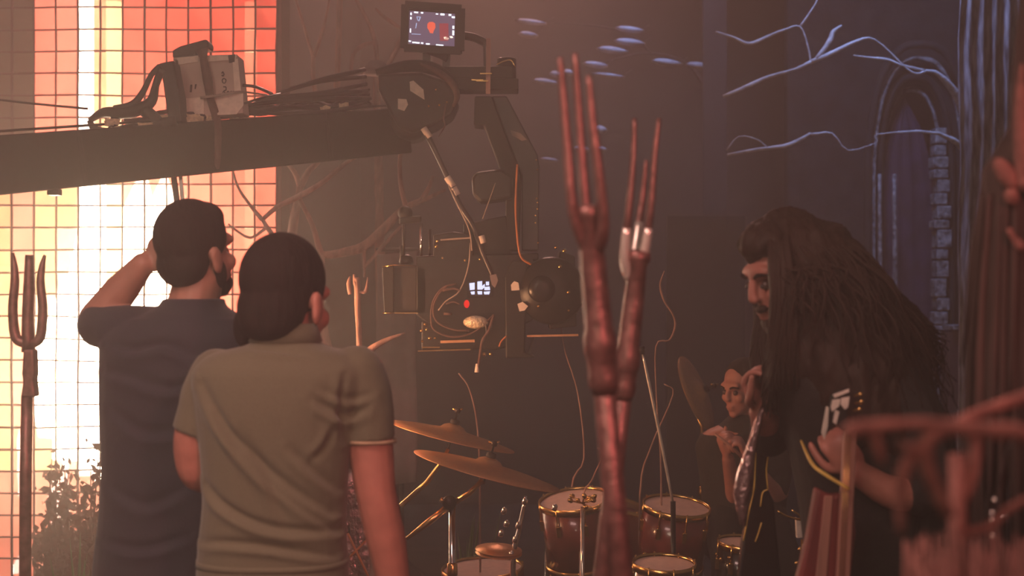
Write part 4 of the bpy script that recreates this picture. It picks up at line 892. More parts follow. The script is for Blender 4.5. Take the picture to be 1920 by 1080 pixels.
organic(tr, 'trousers', M['trouser'], manB, .009, 5)
for x in (440, 590): shoe(manB, (pB(x, 0).x, DB, 0))
# ---------------------------------------------------------------- man in the dark T-shirt (left, arm raised)
DA = 3.72; sA = DA/FPX
manA = empty('person', (P(310, 0, DA).x, DA, 0), 'man in a dark T-shirt, left hand raised to the back of his head', 'person', 'two men watching the shot')
def pA(x, y, dy=0.0): return P(x, y, DA) + Vector((0, dy, 0))
hA = pA(368, 476, .0); rA = rotm(math.radians(-34), math.radians(8))
body = MB(); LA = head_geo(body, hA, rA, 1.04)
body.limb([pA(372, 515, .01), pA(365, 560, .0), pA(355, 620, .0)], [.064, .066, .085], 14)
torsoA = [(pA(362, 568), .075, .07, 0), (pA(350, 596), .16, .095, 0), (pA(345, 630), .205, .12, 0), (pA(335, 700), .195, .135, 0), (pA(328, 790), .185, .135, 0), (pA(322, 880), .172, .132, 0), (pA(314, 980), .170, .135, 0), (pA(308, 1060), .175, .138, 0), (pA(305, 1150), .17, .13, 0)]
body.loft(smooth_rings([(c, a*.86, b*.86, y) for c, a, b, y in torsoA]))
el = pA(176, 598, .02); wr = pA(268, 496, .0)
body.limb([pA(300, 622, .0), pA(235, 615, -.005), el], [.062, .056, .046], 14)
body.limb([el, pA(222, 546, .02), wr], [.046, .046, .032], 14)
hand_geo(body, wr, (.75, -.05, .35), (.3, .9, -.1), .42, thumb=1)
body.limb([pA(465, 640), pA(490, 740, .02), pA(490, 820, .04), pA(470, 880, .16), pA(440, 890, .26)], [.062, .056, .048, .04, .03], 14)
hand_geo(body, pA(440, 890, .26), (-1, .3, 0), (0, 0, -1), .7)
legs_geo(body, pA(255, 1140), pA(360, 1140), (pA(235, 0).x, DA, 0), (pA(375, 0).x, DA, 0))
organic(body, 'body', M['skindark'], manA, .0055, 5)
hr = MB()
LE(hr, LA, rA, 1.04, 0, -.016, .046, .083, .100, .096); LE(hr, LA, rA, 1.04, 0, -.05, -.02, .07, .06, .06); LE(hr, LA, rA, 1.04, 0, .03, .085, .06, .055, .045)
organic(hr, 'hair', M['hair'], manA, .006, 5)
bd_ = MB(); LE(bd_, LA, rA, 1.04, 0, .05, -.082, .05, .048, .038); LE(bd_, LA, rA, 1.04, .05, .02, -.052, .018, .026, .04); LE(bd_, LA, rA, 1.04, -.05, .02, -.052, .018, .026, .04)
organic(bd_, 'beard', M['hair'], manA, .006, 4)
sh = MB(); sh.loft(smooth_rings([(c, a+.006, b+.006, y) for c, a, b, y in torsoA[1:]]))
sh.loft(smooth_rings([(pA(364, 560), .08, .076, 0), (pA(360, 575), .09, .082, 0), (pA(350, 604), .17, .105, 0)]))
sh.limb([pA(305, 624), pA(245, 620, -.005), pA(212, 616, 0)], [.07, .068, .064], 16); sh.limb([pA(230, 618), pA(186, 610, .01)], [.066, .060], 16)
sh.limb([pA(462, 640), pA(484, 710, .015), pA(488, 745, .02)], [.068, .066, .062], 16)
foldsA = [([(220, 640), (270, 650), (330, 640), (380, 660)], .008, 9), ([(210, 690), (270, 700), (340, 720), (400, 700)], .007, 9), ([(230, 760), (300, 800), (380, 790)], .006, 10), ([(225, 900), (300, 930), (370, 900)], .006, 10), ([(215, 1000), (290, 1010), (370, 990)], .006, 9)]
organic(sh, 'tshirt', M['navy'], manA, .007, 4, polyline_fold(foldsA, sA, DA))
tr = MB(); tr.loft(smooth_rings([(pA(305, 1110), .172, .132, 0), (pA(305, 1150), .178, .138, 0), (pA(305, 1190), .15, .11, 0)]))
legs_geo(tr, pA(255, 1140), pA(360, 1140), (pA(235, 0).x, DA, 0), (pA(375, 0).x, DA, 0), rt=.1, rc=.075, ra=.066)
organic(tr, 'trousers', M['trouser'], manA, .01, 5)
for x in (235, 375): shoe(manA, (pA(x, 0).x, DA, 0))
# ---------------------------------------------------------------- long-haired guitarist (right), leaning over the guitar
DG = 3.45
gt = empty('person', (P(1640, 0, DG).x, DG+.05, 0), 'guitarist bent forward with very long dark curly hair hanging over the face and back', 'person')
def pG(x, y, dy=0.0): return P(x, y, DG) + Vector((0, dy, 0))
hG = pG(1478, 510, .0); rG = rotm(math.radians(110), math.radians(-20))
body = MB(); LG = head_geo(body, hG, rG, 1.06)
body.limb([pG(1500, 540), pG(1545, 610, .02), pG(1580, 670, .03)], [.062, .066, .085], 14)
torsoG = [(pG(1560, 630, .03), .10, .10, 0), (pG(1585, 670, .03), .165, .18, 0), (pG(1606, 740, .03), .182, .20, 0), (pG(1625, 830, .03), .175, .19, 0), (pG(1640, 930, .03), .165, .18, 0), (pG(1650, 1040, .03), .16, .18, 0), (pG(1660, 1150, .03), .16, .18, 0), (pG(1660, 1220, .03), .15, .17, 0)]
body.loft(smooth_rings(torsoG))
# near (left) arm: upper arm down, forearm forward to the neck of the guitar
wrG = pG(1572, 868, -.20)
body.limb([pG(1655, 720, -.14), pG(1690, 800, -.17), pG(1690, 890, -.19), pG(1635, 902, -.20), wrG], [.05, .047, .040, .039, .030], 14)
hand_geo(body, wrG, (-.55, .05, .75), (.25, .9, .2), .95, thumb=1, s=1.0)
# far arm
wrF = pG(1432, 775, .04)
body.limb([pG(1545, 700, .2), pG(1500, 790, .24), pG(1470, 840, .2), pG(1450, 800, .1), wrF], [.055, .05, .045, .038, .03], 14)
hand_geo(body, wrF, (-.3, -.1, .9), (.6, -.5, 0), .9, thumb=-1)
legs_geo(body, pG(1600, 1200, .03), pG(1710, 1200, .08), (pG(1590, 0).x, DG-.1, 0), (pG(1740, 0).x, DG+.2, 0), fwd=(-1, 0, 0))
organic(body, 'body', M['skin'], gt, .005, 4)
for q in (-1, 1):
    e = MB().ell(LG(q*.033, .083, -.002), (.012, .012, .012), nu=14, nv=10).build('eye', mat('eye_white', (0.07, 0.045, 0.04), 0.2, bump=0), gt); MB().ell(LG(q*.034, .093, -.002), (.006, .004, .006), nu=10, nv=8).build('iris', M['gtblack'], e)
    MB().tube([LG(q*.018, .098, .020), LG(q*.036, .096, .026), LG(q*.056, .080, .020)], [.004, .005, .003], 6, 3).build('eyebrow', M['hair'], gt)
# clothing: long black coat
ct = MB(); ct.loft(smooth_rings([(c, a+.012, b+.012, y) for c, a, b, y in torsoG[1:]] + [(pG(1660, 1300, .03), .19, .2, 0), (pG(1662, 1420, .03), .21, .22, 0)]))
ct.limb([pG(1650, 715, -.13), pG(1690, 795, -.17), pG(1696, 880, -.19), pG(1680, 898, -.19)], [.07, .07, .066, .058], 16)
ct.limb([pG(1545, 700, .2), pG(1500, 785, .24), pG(1472, 835, .2), pG(1455, 812, .12)], [.062, .058, .054, .045], 16)
ct.limb([pG(1560, 640, .03), pG(1585, 690, .03)], [.085, .11], 16)
coat = organic(ct, 'coat', M['blackcloth'], gt, .008, 5, polyline_fold([([(1690, 700), (1720, 780), (1740, 900)], .01, 9), ([(1640, 760), (1650, 850), (1645, 960)], .008, 9), ([(1700, 930), (1690, 1000), (1700, 1080)], .008, 9)], 1, DG))
tr = MB(); legs_geo(tr, pG(1600, 1200, .03), pG(1710, 1200, .08), (pG(1590, 0).x, DG-.1, 0), (pG(1740, 0).x, DG+.2, 0), rt=.1, rc=.075, ra=.065, fwd=(-1, 0, 0)); tr.loft(smooth_rings([(pG(1660, 1140, .03), .165, .185, 0), (pG(1660, 1220, .03), .165, .18, 0), (pG(1660, 1250, .03), .13, .14, 0)]))
organic(tr, 'trousers', M['blackcloth'], gt, .011, 5)
shoe(gt, (pG(1590, 0).x, DG-.1, 0), (-1, 0, 0)); shoe(gt, (pG(1740, 0).x, DG+.2, 0), (-1, 0, 0))
# hair: scalp mass, falling mass and loose curly strands
hm = MB(); LE(hm, LG, rG, 1.06, 0, -.024, .050, .088, .098, .094); LE(hm, LG, rG, 1.06, 0, .035, .085, .074, .064, .050)
hm.loft(smooth_rings([(pG(1510, 430, .0), .09, .085, 0), (pG(1545, 500, .0), .125, .115, 0), (pG(1572, 580, .0), .150, .15, 0), (pG(1590, 660, -.01), .165, .18, 0), (pG(1615, 740, -.02), .165, .195, 0), (pG(1640, 800, -.02), .15, .19, 0), (pG(1650, 850, -.02), .10, .15, 0)]))
def hair_noise(me):
    for v in me.vertices:
        p = v.co; a = mnoise.noise(Vector((p.x*28, p.y*28, p.z*9))); b_ = mnoise.noise(Vector((p.x*70, p.y*70, p.z*26))); v.co = p + v.normal*(.012*a + .006*b_)
    me.update()
organic(hm, 'hair', M['hairbrown'], gt, .007, 3, hair_noise)
sr = random.Random(21); stn = MB()
def strand(pts, r, amp, fq):
    pts = catmull(pts, 7); ph = sr.uniform(0, 6); out = []
    for i, p in enumerate(pts):
        t = i/len(pts); out.append(p + Vector((math.sin(ph+t*fq)*amp*t, math.cos(ph+t*fq*1.1)*amp*t, 0)))
    stn.tube(out, [r, r, r*.8, r*.4], 4)
for i in range(420):
    u = sr.random(); sd = sr.uniform(-1, 1)      # over the crown, down the near side or the back
    x0 = 1420 + 130*u; y0 = 418 - 12*math.sin(u*3) + 18*(1-u)**2 + abs(sd)*20; y_end = 560 + 300*u*sr.uniform(.5, 1.0) + sr.uniform(-30, 60)
    x1 = x0 + 30 + 60*u; x2 = 1465 + 300*u**1.1 + sr.uniform(-20, 10); dy = .10*sd
    if sd > 0: dy *= 1.6
    strand([pG(x0, y0, dy*.5), pG(x0+20+50*u, y0 + 60, dy*1.0 - .03*(sd < 0)), pG(x1 + 40*u, (y0+y_end)/2, dy*1.7 - .04*(sd < 0)), pG(x2, y_end, dy*1.9 - .03*(sd < 0))], sr.uniform(.0022, .0048), sr.uniform(.006, .02), sr.uniform(8, 26))
for i in range(110):   # frizzy outline along the back
    u = sr.random(); x0 = 1520 + 60*u; e = 620 + 130*sr.random()
    strand([pG(x0, 408 + 12*u, .02), pG(1590 + 45*u, 450 + 40*u, .02), pG(1655 + 25*u, 520 + 30*u, .01), pG(1700 + 40*u, 590 + 20*u, 0), pG(1735 + 30*u, e, -.02)], sr.uniform(.002, .004), sr.uniform(.008, .02), sr.uniform(14, 34))
for i in range(240):    # curtain falling in front, past the face, to the chest
    u = sr.random(); x0 = 1440 + 40*u
    strand([pG(x0, 432 + 6*u, -.06 + .1*u), pG(1446 + 30*u, 500, -.105 + .05*u), pG(1440 + 30*u, 580, -.115 + .08*u), pG(1428 + 40*u, 660, -.10 + .1*u), pG(1424 + 60*u, 690 + 90*sr.random(), -.06 + .1*u)], sr.uniform(.003, .006), sr.uniform(.004, .012), sr.uniform(8, 22))
for i in range(130):    # locks hanging across the near half of the face
    u = sr.random()
    strand([pG(1440 + 30*u, 422, -.05), pG(1428 + 34*u, 470, -.11), pG(1428 + 40*u, 540, -.135), pG(1428 + 44*u, 620, -.13), pG(1424 + 50*u, 690 + 40*sr.random(), -.11)], sr.uniform(.003, .006), sr.uniform(.003, .010), sr.uniform(8, 20))
for i in range(140):    # far side curtain behind the face and neck
    u = sr.random()
    strand([pG(1420 + 20*u, 440, .07), pG(1424 + 30*u, 520, .11), pG(1432 + 20*u, 600, .10), pG(1422 + 40*u, 680, .08), pG(1440 + 30*u, 760, .06)], sr.uniform(.003, .006), sr.uniform(.004, .01), sr.uniform(8, 20))
o = stn.build('hair_strands', M['hairbrown'], gt)
# beard
bd_ = MB(); LE(bd_, LG, rG, 1.06, 0, .056, -.100, .046, .044, .045); LE(bd_, LG, rG, 1.06, 0, .06, -.15, .036, .034, .05); LE(bd_, LG, rG, 1.06, 0, .1, -.053, .028, .012, .007)
organic(bd_, 'beard', M['hairbrown'], gt, .006, 3, hair_noise)
# ---------------------------------------------------------------- drummer behind
DR = 6.1
dm = empty('person', (P(1385, 0, DR).x, DR+.1, 0), 'drummer with slicked-back hair and red-lit face, hands raised holding a drumstick', 'person')
def pD(x, y, dy=0.0): return P(x, y, DR) + Vector((0, dy, 0))
hD = pD(1392, 728, .0); rD = rotm(math.radians(128), math.radians(-10))
body = MB(); LD = head_geo(body, hD, rD, .95)
body.limb([pD(1400, 745, .02), pD(1402, 785, .03), pD(1404, 815, .03)], [.055, .057, .07], 12)
torsoD = [(pD(1402, 795, .03), .10, .07, 0), (pD(1402, 815, .03), .19, .10, 0), (pD(1400, 850, .03), .20, .12, 0), (pD(1398, 920, .03), .175, .12, 0), (pD(1396, 990, .03), .165, .12, 0), (pD(1396, 1040, .03), .17, .13, 0)]
body.loft(smooth_rings(torsoD))
for w0, e0, s0, nrm, th in ((pD(1352, 850, -.2), pD(1372, 930, -.06), pD(1330, 840, .02), (1, .2, 0), 1), (pD(1385, 850, -.24), pD(1450, 920, -.08), pD(1470, 840, .03), (-1, .2, 0), -1)):
    body.limb([s0, s0.lerp(e0, .5), e0, w0], [.05, .046, .04, .027], 12); hand_geo(body, w0, (-.35, -.2, .8), nrm, 1.1, thumb=th)
seat_z = .50
legs_geo(body, (pD(1360, 0).x, DR+.05, seat_z+.11), (pD(1435, 0).x, DR+.05, seat_z+.11), (pD(1330, 0).x, DR-.35, 0), (pD(1460, 0).x, DR-.35, 0), fwd=(0, -6, 3))
organic(body, 'body', M['skin'], dm, .006, 4)
hr = MB(); LE(hr, LD, rD, .95, 0, -.022, .05, .082, .095, .088); LE(hr, LD, rD, .95, 0, -.06, -.02, .068, .05, .06)
organic(hr, 'hair', M['hair'], dm, .006, 4)
for q in (-1, 1):
    e = MB().ell(LD(q*.033, .082, -.002), (.011, .011, .011), nu=12, nv=8).build('eye', bpy.data.materials['eye_white'], dm)
    MB().tube([LD(q*.018, .098, .020), LD(q*.036, .096, .026), LD(q*.056, .080, .020)], [.004, .005, .003], 6, 3).build('eyebrow', M['hair'], dm)
sh = MB(); sh.loft(smooth_rings([(c, a+.012, b+.012, y) for c, a, b, y in torsoD[1:]])); sh.loft(smooth_rings([(pD(1402, 776, .03), .062, .062, 0), (pD(1402, 795, .03), .11, .085, 0), (pD(1402, 820, .03), .18, .1, 0)]))
for s0, e0 in ((pD(1330, 840, .02), pD(1372, 930, -.06)), (pD(1470, 840, .03), pD(1450, 920, -.08))): sh.limb([s0, s0.lerp(e0, .5), e0.lerp(s0, .1)], [.06, .056, .05], 12)
organic(sh, 'shirt', M['blackcloth'], dm, .008, 4)
tr = MB(); legs_geo(tr, (pD(1360, 0).x, DR+.05, seat_z+.11), (pD(1435, 0).x, DR+.05, seat_z+.11), (pD(1330, 0).x, DR-.35, 0), (pD(1460, 0).x, DR-.35, 0), rt=.09, rc=.07, ra=.06, fwd=(0, -6, 3)); tr.ell((pD(1397, 0).x, DR+.05, seat_z+.11), (.17, .14, .1))
organic(tr, 'trousers', M['blackcloth'], dm, .011, 4)
for x in (1330, 1460): shoe(dm, (pD(x, 0).x, DR-.35, 0), (0, -1, 0))
tt = empty('drum_throne', (pD(1397, 0).x, DR+.06, 0), 'round black drum stool under the drummer', 'stool')
MB().lathe([(.15, seat_z-.07), (.16, seat_z-.05), (.16, seat_z-.01), (.14, seat_z)], (pD(1397, 0).x, DR+.06, 0), n=24).build('seat', M['blackplastic'], tt); MB().lathe([(.014, .12), (.014, seat_z-.06)], (pD(1397, 0).x, DR+.06, 0), n=10).build('post', M['chrome'], tt)
for an in (0.5, 2.6, 4.7): MB().tube([Vector((pD(1397, 0).x, DR+.06, .2)), Vector((pD(1397, 0).x+.24*math.cos(an), DR+.06+.24*math.sin(an), .01))], .01, 6).build('leg', M['chrome'], tt)
s_ = MB().tube([pD(1392, 862, -.27), pD(1350, 822, -.28), pD(1322, 800, -.29)], [.007, .007, .005], 8).build('drumstick', M['gtwood'], base=pD(1392, 862, -.27)); tag(s_, 'wooden drumstick in the drummer\'s raised hands', 'drumstick')
# ================================================================ tridents
def trident(base_px, top_px, d_top, d_base, prongs, neck_py, lab, k=1.0, m='iron', tipm=None):
    """base_px: column where the shaft leaves the frame; prongs: list of pixel polylines"""
    a = P(*top_px, d_top); b = P(base_px[0], base_px[1], d_base); dirv = (b - a).normalized(); t_ = (a.z)/(-dirv.z); foot = a + dirv*t_
    t = empty('trident', foot, lab, 'trident', 'iron tridents standing on the set')
    r = .0185*k
    MB().tube([a, a.lerp(foot, .3), a.lerp(foot, .6), foot], [r, r*1.05, r*1.05, r*1.1], 14).build('shaft', M[m], t)
    # socket with rings below the prongs
    up = -dirv; prof = [(r*.9, .10), (r*1.25, .095), (r*1.3, .08), (r*1.0, .07), (r*1.12, .0), (r*1.2, -.10), (r*1.42, -.115), (r*1.46, -.14), (r*1.3, -.15), (r*1.25, -.17), (r*1.35, -.18), (r*1.3, -.195), (r*1.02, -.21)]
    MB().lathe([(q, z*k) for q, z in reversed(prof)], a, up, 18).build('socket', M[m], t)
    for pl in prongs:
        N = len(pl); pts = [P(x, y, dd) for x, y, dd in pl]
        rr = [.0048*k + .0062*k*(i/(N-1))**.7 for i in range(N)]
        MB().tube(pts, rr, 9, 4, wob=.15).build('prong', M[m], t)
        if tipm: MB().tube(catmull(pts, 5)[-12:], [rr[-3]*1.02, rr[-2]*1.04, rr[-1]*1.05], 9).build('ferrule', M[tipm], t)
    return t
trident((1165, 1080), (1113, 500), 2.30, 2.34, [
    [(1050, 108, 2.28), (1056, 180, 2.28), (1064, 280, 2.28), (1072, 380, 2.28), (1086, 436, 2.29), (1106, 478, 2.3)],
    [(1078, 100, 2.36), (1084, 190, 2.36), (1092, 300, 2.35), (1100, 400, 2.34), (1108, 450, 2.32), (1112, 482, 2.3)],
    [(1104, 142, 2.25), (1110, 220, 2.25), (1120, 300, 2.25), (1130, 390, 2.26), (1130, 440, 2.27), (1116, 480, 2.3)]], 480,
    'nearest tall iron trident with three long straight prongs, centre of the set', 1.0)
trident((1150, 900), (1189, 560), 2.75, 2.78, [
    [(1190, 222, 2.72), (1188, 290, 2.72), (1182, 370, 2.72), (1174, 440, 2.73), (1172, 490, 2.74), (1182, 522, 2.75)],
    [(1212, 300, 2.80), (1206, 360, 2.80), (1197, 430, 2.79), (1190, 480, 2.77), (1186, 522, 2.75)],
    [(1236, 222, 2.72), (1228, 290, 2.72), (1222, 370, 2.72), (1214, 440, 2.73), (1204, 490, 2.74), (1192, 524, 2.75)]], 520,
    'second iron trident with pale steel at the fork, just behind the nearest one', .95, 'iron', 'silver')
# third: U-shaped fork in front of the blaze
d3 = 3.9
t3 = empty('trident', gr(46, d3), 'dark U-forked iron trident silhouetted against the blaze at the left edge', 'trident', 'iron tridents standing on the set')
MB().tube([gr(45, d3)] + PX([(48, 900), (51, 740)], d3), [.0165, .0165, .016], 12).build('shaft', M['iron'], t3)
MB().prism(PX([(38, 745), (42, 718), (40, 700), (43, 655), (62, 655), (64, 700), (62, 712), (66, 745)], d3-.02), (0, .045, 0)).build('socket', M['iron'], t3, smooth=False, bevel=.006)
MB().tube(PX([(53, 660), (52, 600), (54, 540), (55, 478)], d3), [.018, .016, .015, .011], 10, 3).build('prong', M['iron'], t3)
for sg, xs in ((-1, [(53, 642), (36, 640), (27, 622), (24, 575), (28, 530), (27, 500), (24, 474)]), (1, [(53, 642), (70, 640), (78, 622), (80, 575), (76, 530), (79, 500), (84, 478)])):
    MB().tube(PX(xs, d3), [.013, .014, .014, .013, .012, .009, .004], 9, 4).build('prong', M['iron'], t3)
# ================================================================ drum kit
def cymbal(cx, cy, rpx, d, slope, back, lab, stand_pts, m='cymbal', floor_px=None):
    c = P(cx, cy, d); R0 = rpx*d/FPX; ax = Vector((slope, -back, 1)).normalized()
    foot = gr(floor_px or stand_pts[-1][0], d)
    t = empty('cymbal_stand', foot, lab, 'cymbal', 'cymbals of the drum kit')
    prof = [(.006, .034), (.022, .033), (.038, .026), (.05, .014), (R0*.45, .006), (R0*.75, -.002), (R0, -.012), (R0, -.0145), (R0*.75, -.0045), (.05, .010), (.03, .020), (.006, .028)]
    cy_ = MB().lathe(prof, c, ax, 40, cap=False).build('cymbal', M[m], t)
    MB().lathe([(.004, -.06), (.004, .075), (.010, .076), (.012, .088), (.006, .095)], c, ax, 12).build('wing_nut', M['blackmetal'], cy_)
    MB().lathe([(.016, .034), (.018, .038), (.016, .05), (.008, .052)], c, ax, 14).build('felt', M['blackcloth'], cy_)
    for s_ in (-1, 1): MB().lathe([(.003, 0), (.004, .02)], c + ax*.085, Vector((s_, 0, .4)), 8).build('nut_wing', M['brass'], cy_)
    pts = [c - ax*.06] + [P(x, y, d) for x, y in stand_pts]
    MB().tube(pts, [.007, .009, .010], 8).build('boom_tube', M['brass'], t)
    e = pts[-1]
    MB().tube([Vector((foot.x, d, e.z if not floor_px else max(e.z, .45))), foot + Vector((0, 0, .12))], .012, 10).build('pole', M['chrome'], t)
    for z in (.55, .3): MB().lathe([(.018, 0), (.019, .01), (.018, .04), (.013, .045)], foot + Vector((0, 0, z)), n=12).build('collar', M['brass'], t)
    for an in (0.4, 2.5, 4.6): MB().tube([foot + Vector((0, 0, .3)), foot + Vector((.26*math.cos(an), .26*math.sin(an), .01))], .009, 6).build('leg', M['chrome'], t)
    return t
cymbal(848, 812, 122, 5.25, .25, -.03, 'upper bronze cymbal right of the polo man\'s sleeve, tilted on a boom stand', [(832, 862), (800, 905), (752, 948)], floor_px=744)
CYM2 = cymbal(915, 876, 142, 4.95, .27, -.03, 'lower and larger bronze cymbal, tilted, under the film camera', [(905, 900), (880, 925), (848, 945)])
# counterweight end of the lower boom stand: brass arm going on past the clamp to the left
t = CYM2
MB().tube(PX([(845, 946), (800, 982), (762, 1010)], 4.95), [.012, .012, .006], 8).build('counterweight_arm', M['brass'], t)
MB().lathe([(.022, -.02), (.026, 0), (.024, .02)], P(843, 942, 4.95), (0, -1, 0), 14).build('clamp', M['blackmetal'], t)
MB().tube(PX([(832, 940), (826, 936)], 4.93), .008, 8).build('clamp_wing', M['brass'], t)
def drum(cx, top_py, rpx, h, d, tilt, lab, shell='drumred', legs=True, head='drumhead', lugs=8, zbase=None):
    c = P(cx, top_py, d); r = rpx*d/FPX; ax = Vector(tilt).normalized(); foot = Vector((c.x, d, 0))
    t = empty('drum', foot, lab, 'drum', 'drums of the kit')
    MB().lathe([(r, -h), (r, 0)], c, ax, 36).build('shell', M[shell], t)
    MB().lathe([(r*.985, .002), (r*.6, .004), (.001, .004)], c, ax, 36, cap=False).build('head', M[head], t)
    for z in (.0, -h): MB().lathe([(r*1.0, z-.012), (r*1.045, z-.012), (r*1.05, z+.012), (r*1.0, z+.014), (r*.985, z+.006)], c, ax, 36, cap=False).build('hoop', M['brass'], t)
    q = Vector((0, 0, 1)).rotation_difference(ax).to_matrix()
    for i in range(lugs):
        an = 2*math.pi*i/lugs + .2; u = q @ Vector((math.cos(an), math.sin(an), 0)); p = c + u*r*1.04
        lg = MB().tube([p + ax*.018, p - ax*.06], .0035, 6).build('tension_rod', M['brass'], t)
        MB().box(c + u*r*1.02 - ax*.075, (.018, .018, .045), q.to_4x4()).build('lug', M['brass'], t, smooth=False, bevel=.003)
    if legs:
        for i in range(3):
            an = 2*math.pi*i/3 + .5; u = Vector((math.cos(an), math.sin(an), 0)); a = c + q @ (u*r*1.05) - ax*h*.6
            MB().tube([a, Vector((a.x + u.x*.03, a.y + u.y*.03, .01))], .006, 6).build('leg', M['chrome'], t)
    return t
drum(1078, 940, 66, .26, 5.7, (-.12, -.18, 1), 'red tom drum with brass hoop left of the nearest trident shaft')
drum(1268, 952, 62, .24, 5.6, (.10, -.18, 1), 'red tom drum with brass lugs right of the nearest trident shaft')
drum(1245, 1060, 58, .14, 5.0, (.02, -.10, 1), 'shallow drum with a pinkish head low beside the trident shaft', shell='chrome')
drum(905, 1068, 74, .30, 5.85, (-.05, -.08, 1), 'wide floor tom low under the cymbals', shell='drumred')
drum(1392, 1020, 46, .22, 5.45, (.05, -.1, 1), 'small dark drum under the drummer\'s hands', shell='gtblack')
# bass drum lying on its side
bz = .29; t = empty('bass_drum', (P(1165, 0, 6.0).x, 6.4, 0), 'dark red bass drum lying behind the toms', 'drum', 'drums of the kit')
cB = Vector((P(1165, 0, 6.0).x, 6.2, bz)); MB().lathe([(.28, 0), (.28, .4)], cB, (0, 1, 0), 40).build('shell', M['drumred'], t); MB().lathe([(.275, -.003), (.001, -.006)], cB, (0, 1, 0), 40, cap=False).build('head', M['drumred'], t)
for y in (0, .4): MB().lathe([(.275, y-.012), (.292, y-.012), (.292, y+.012), (.275, y+.012)], cB, (0, 1, 0), 40, cap=False).build('hoop', M['brass'], t)
for i in range(10):
    an = 2*math.pi*i/10; MB().box(cB + Vector((.288*math.cos(an), .02, .288*math.sin(an))), (.02, .05, .02)).build('claw', M['brass'], t, smooth=False, bevel=.003)
# third cymbal, edge-on blur behind the drummer's hands
cymbal(1310, 735, 74, 6.85, 2.2, .9, 'steeply tilted cymbal left of the drummer', [(1316, 800), (1316, 1000)])
# hardware with glints: hi-hat and stands
t = empty('hihat_stand', gr(968, 5.3), 'chrome hi-hat stand glinting below the lower cymbal\'s tip', 'stand', 'cymbals of the drum kit')
MB().tube([gr(960, 5.3) + Vector((0, 0, .03))] + PX([(962, 1060), (972, 1000), (986, 930)], 5.3), [.012, .011, .009, .006], 10, 3).build('pole', M['chrome'], t)
for y, rr in ((1030, 88), (1036, 88)): MB().lathe([(.006, .02), (.03, .014), (rr*.5*5.3/FPX, 0), (rr*.5*5.3/FPX, -.002), (.03, .008)], P(935, y, 5.3), (.06, -.1, 1), 32, cap=False).build('hihat_cymbal', M['cymbal'], t)
for x, y in ((945, 958), (950, 982), (940, 1000), (958, 1040), (966, 1012), (972, 985), (1040, 952), (984, 940)):
    MB().lathe([(.008, -.012), (.010, -.008), (.010, .008), (.004, .014)], P(x, y, 5.25), (.3, -.2, 1), 10).build('clutch_knob', M['chrome'], t)
for an in (0.2, 2.3, 4.4): MB().tube([gr(960, 5.3) + Vector((0, 0, .3)), gr(960, 5.3) + Vector((.24*math.cos(an), .24*math.sin(an), .01))], .009, 6).build('leg', M['chrome'], t)
# microphone boom rod leaning right of the second trident
t = empty('microphone_stand', gr(1264, 5.35), 'slim pale microphone boom leaning right of the second trident', 'stand')
MB().tube(PX([(1205, 664), (1215, 710), (1238, 820), (1262, 945)], 5.35), [.004, .006, .006, .005], 8, 3).build('boom', M['silver'], t)
MB().tube([P(1262, 940, 5.35), gr(1264, 5.35) + Vector((0, 0, .02))], .010, 8).build('pole', M['blackmetal'], t); MB().lathe([(.12, 0), (.12, .015), (.02, .03)], gr(1264, 5.35), n=20).build('base', M['blackmetal'], t)
MB().tube(PX([(1205, 664), (1202, 650)], 5.35), [.010, .014], 10).build('microphone', M['blackmetal'], t)
# clusters of brass clamps on the kit
kr = random.Random(5)
for x0, y0, n_, lab in ((1092, 944, 11, 'cluster of brass wing nuts and clamps on the left tom rim'), (1370, 1040, 14, 'cluster of brass clamps glinting below the drummer'), (1230, 1046, 10, 'row of brass clamps above the shallow drum')):
    t = empty('drum_clamp', gr(x0, 5.45) , lab, 'clamp', 'brass clamps on the drum kit')
    MB().tube([gr(x0, 5.45) + Vector((0, 0, .02)), P(x0, y0+6, 5.45)], .008, 8).build('post', M['chrome'], t)
    for i in range(n_):
        p = P(x0 + kr.uniform(-26, 26), y0 + kr.uniform(-14, 14), 5.42 + kr.uniform(-.04, .04)); MB().lathe([(.006, -.01), (.009, -.006), (.009, .006), (.003, .012)], p, (kr.uniform(-1, 1), -.5, kr.uniform(0, 1)), 8).build('wing_nut', M['brass'], t)
        MB().tube([P(x0, y0, 5.45), p], .003, 5).build('clamp_arm', M['brass'], t)
# ================================================================ instruments held by the guitarist
g1 = empty('electric_guitar', P(1550, 1180, 3.17), 'red lacquered guitar held upright by the guitarist, ivory headstock at the top', 'guitar')
gd = 3.14
gb = MB().prism([P(x, y, gd+.05) for x, y in ((1532, 915), (1560, 930), (1600, 925), (1606, 1000), (1596, 1090), (1600, 1180), (1560, 1200), (1490, 1190), (1496, 1090), (1515, 1010))], (0, .045, 0)).build('body', M['gtred'], g1, smooth=False, bevel=.008)
for x0, x1, m_ in ((1540, 1556, 'gtwood'), (1574, 1592, 'gtwood')): MB().prism([P(x, y, gd+.046) for x, y in ((x0+6, 930), (x1+6, 930), (x1-14 if x0 < 1560 else x1-4, 1190), (x0-22 if x0 < 1560 else x0-10, 1190))], (0, .01, 0)).build('stripe', M[m_], gb, smooth=False, bevel=.002)
MB().beam(P(1578, 1120, gd+.03), P(1594, 800, gd+.03), .030, .02, (0, 1, 0)).build('neck', M['gtwood'], g1, smooth=False, bevel=.005)
hs_ = MB().prism([P(x, y, gd+.02) for x, y in ((1545, 822), (1546, 800), (1553, 765), (1560, 740), (1572, 730), (1592, 727), (1596, 736), (1590, 760), (1588, 790), (1598, 802), (1580, 808), (1566, 795), (1556, 808))], (0, .016, 0)).build('headstock', M['gtblack'], g1, smooth=False, bevel=.003)
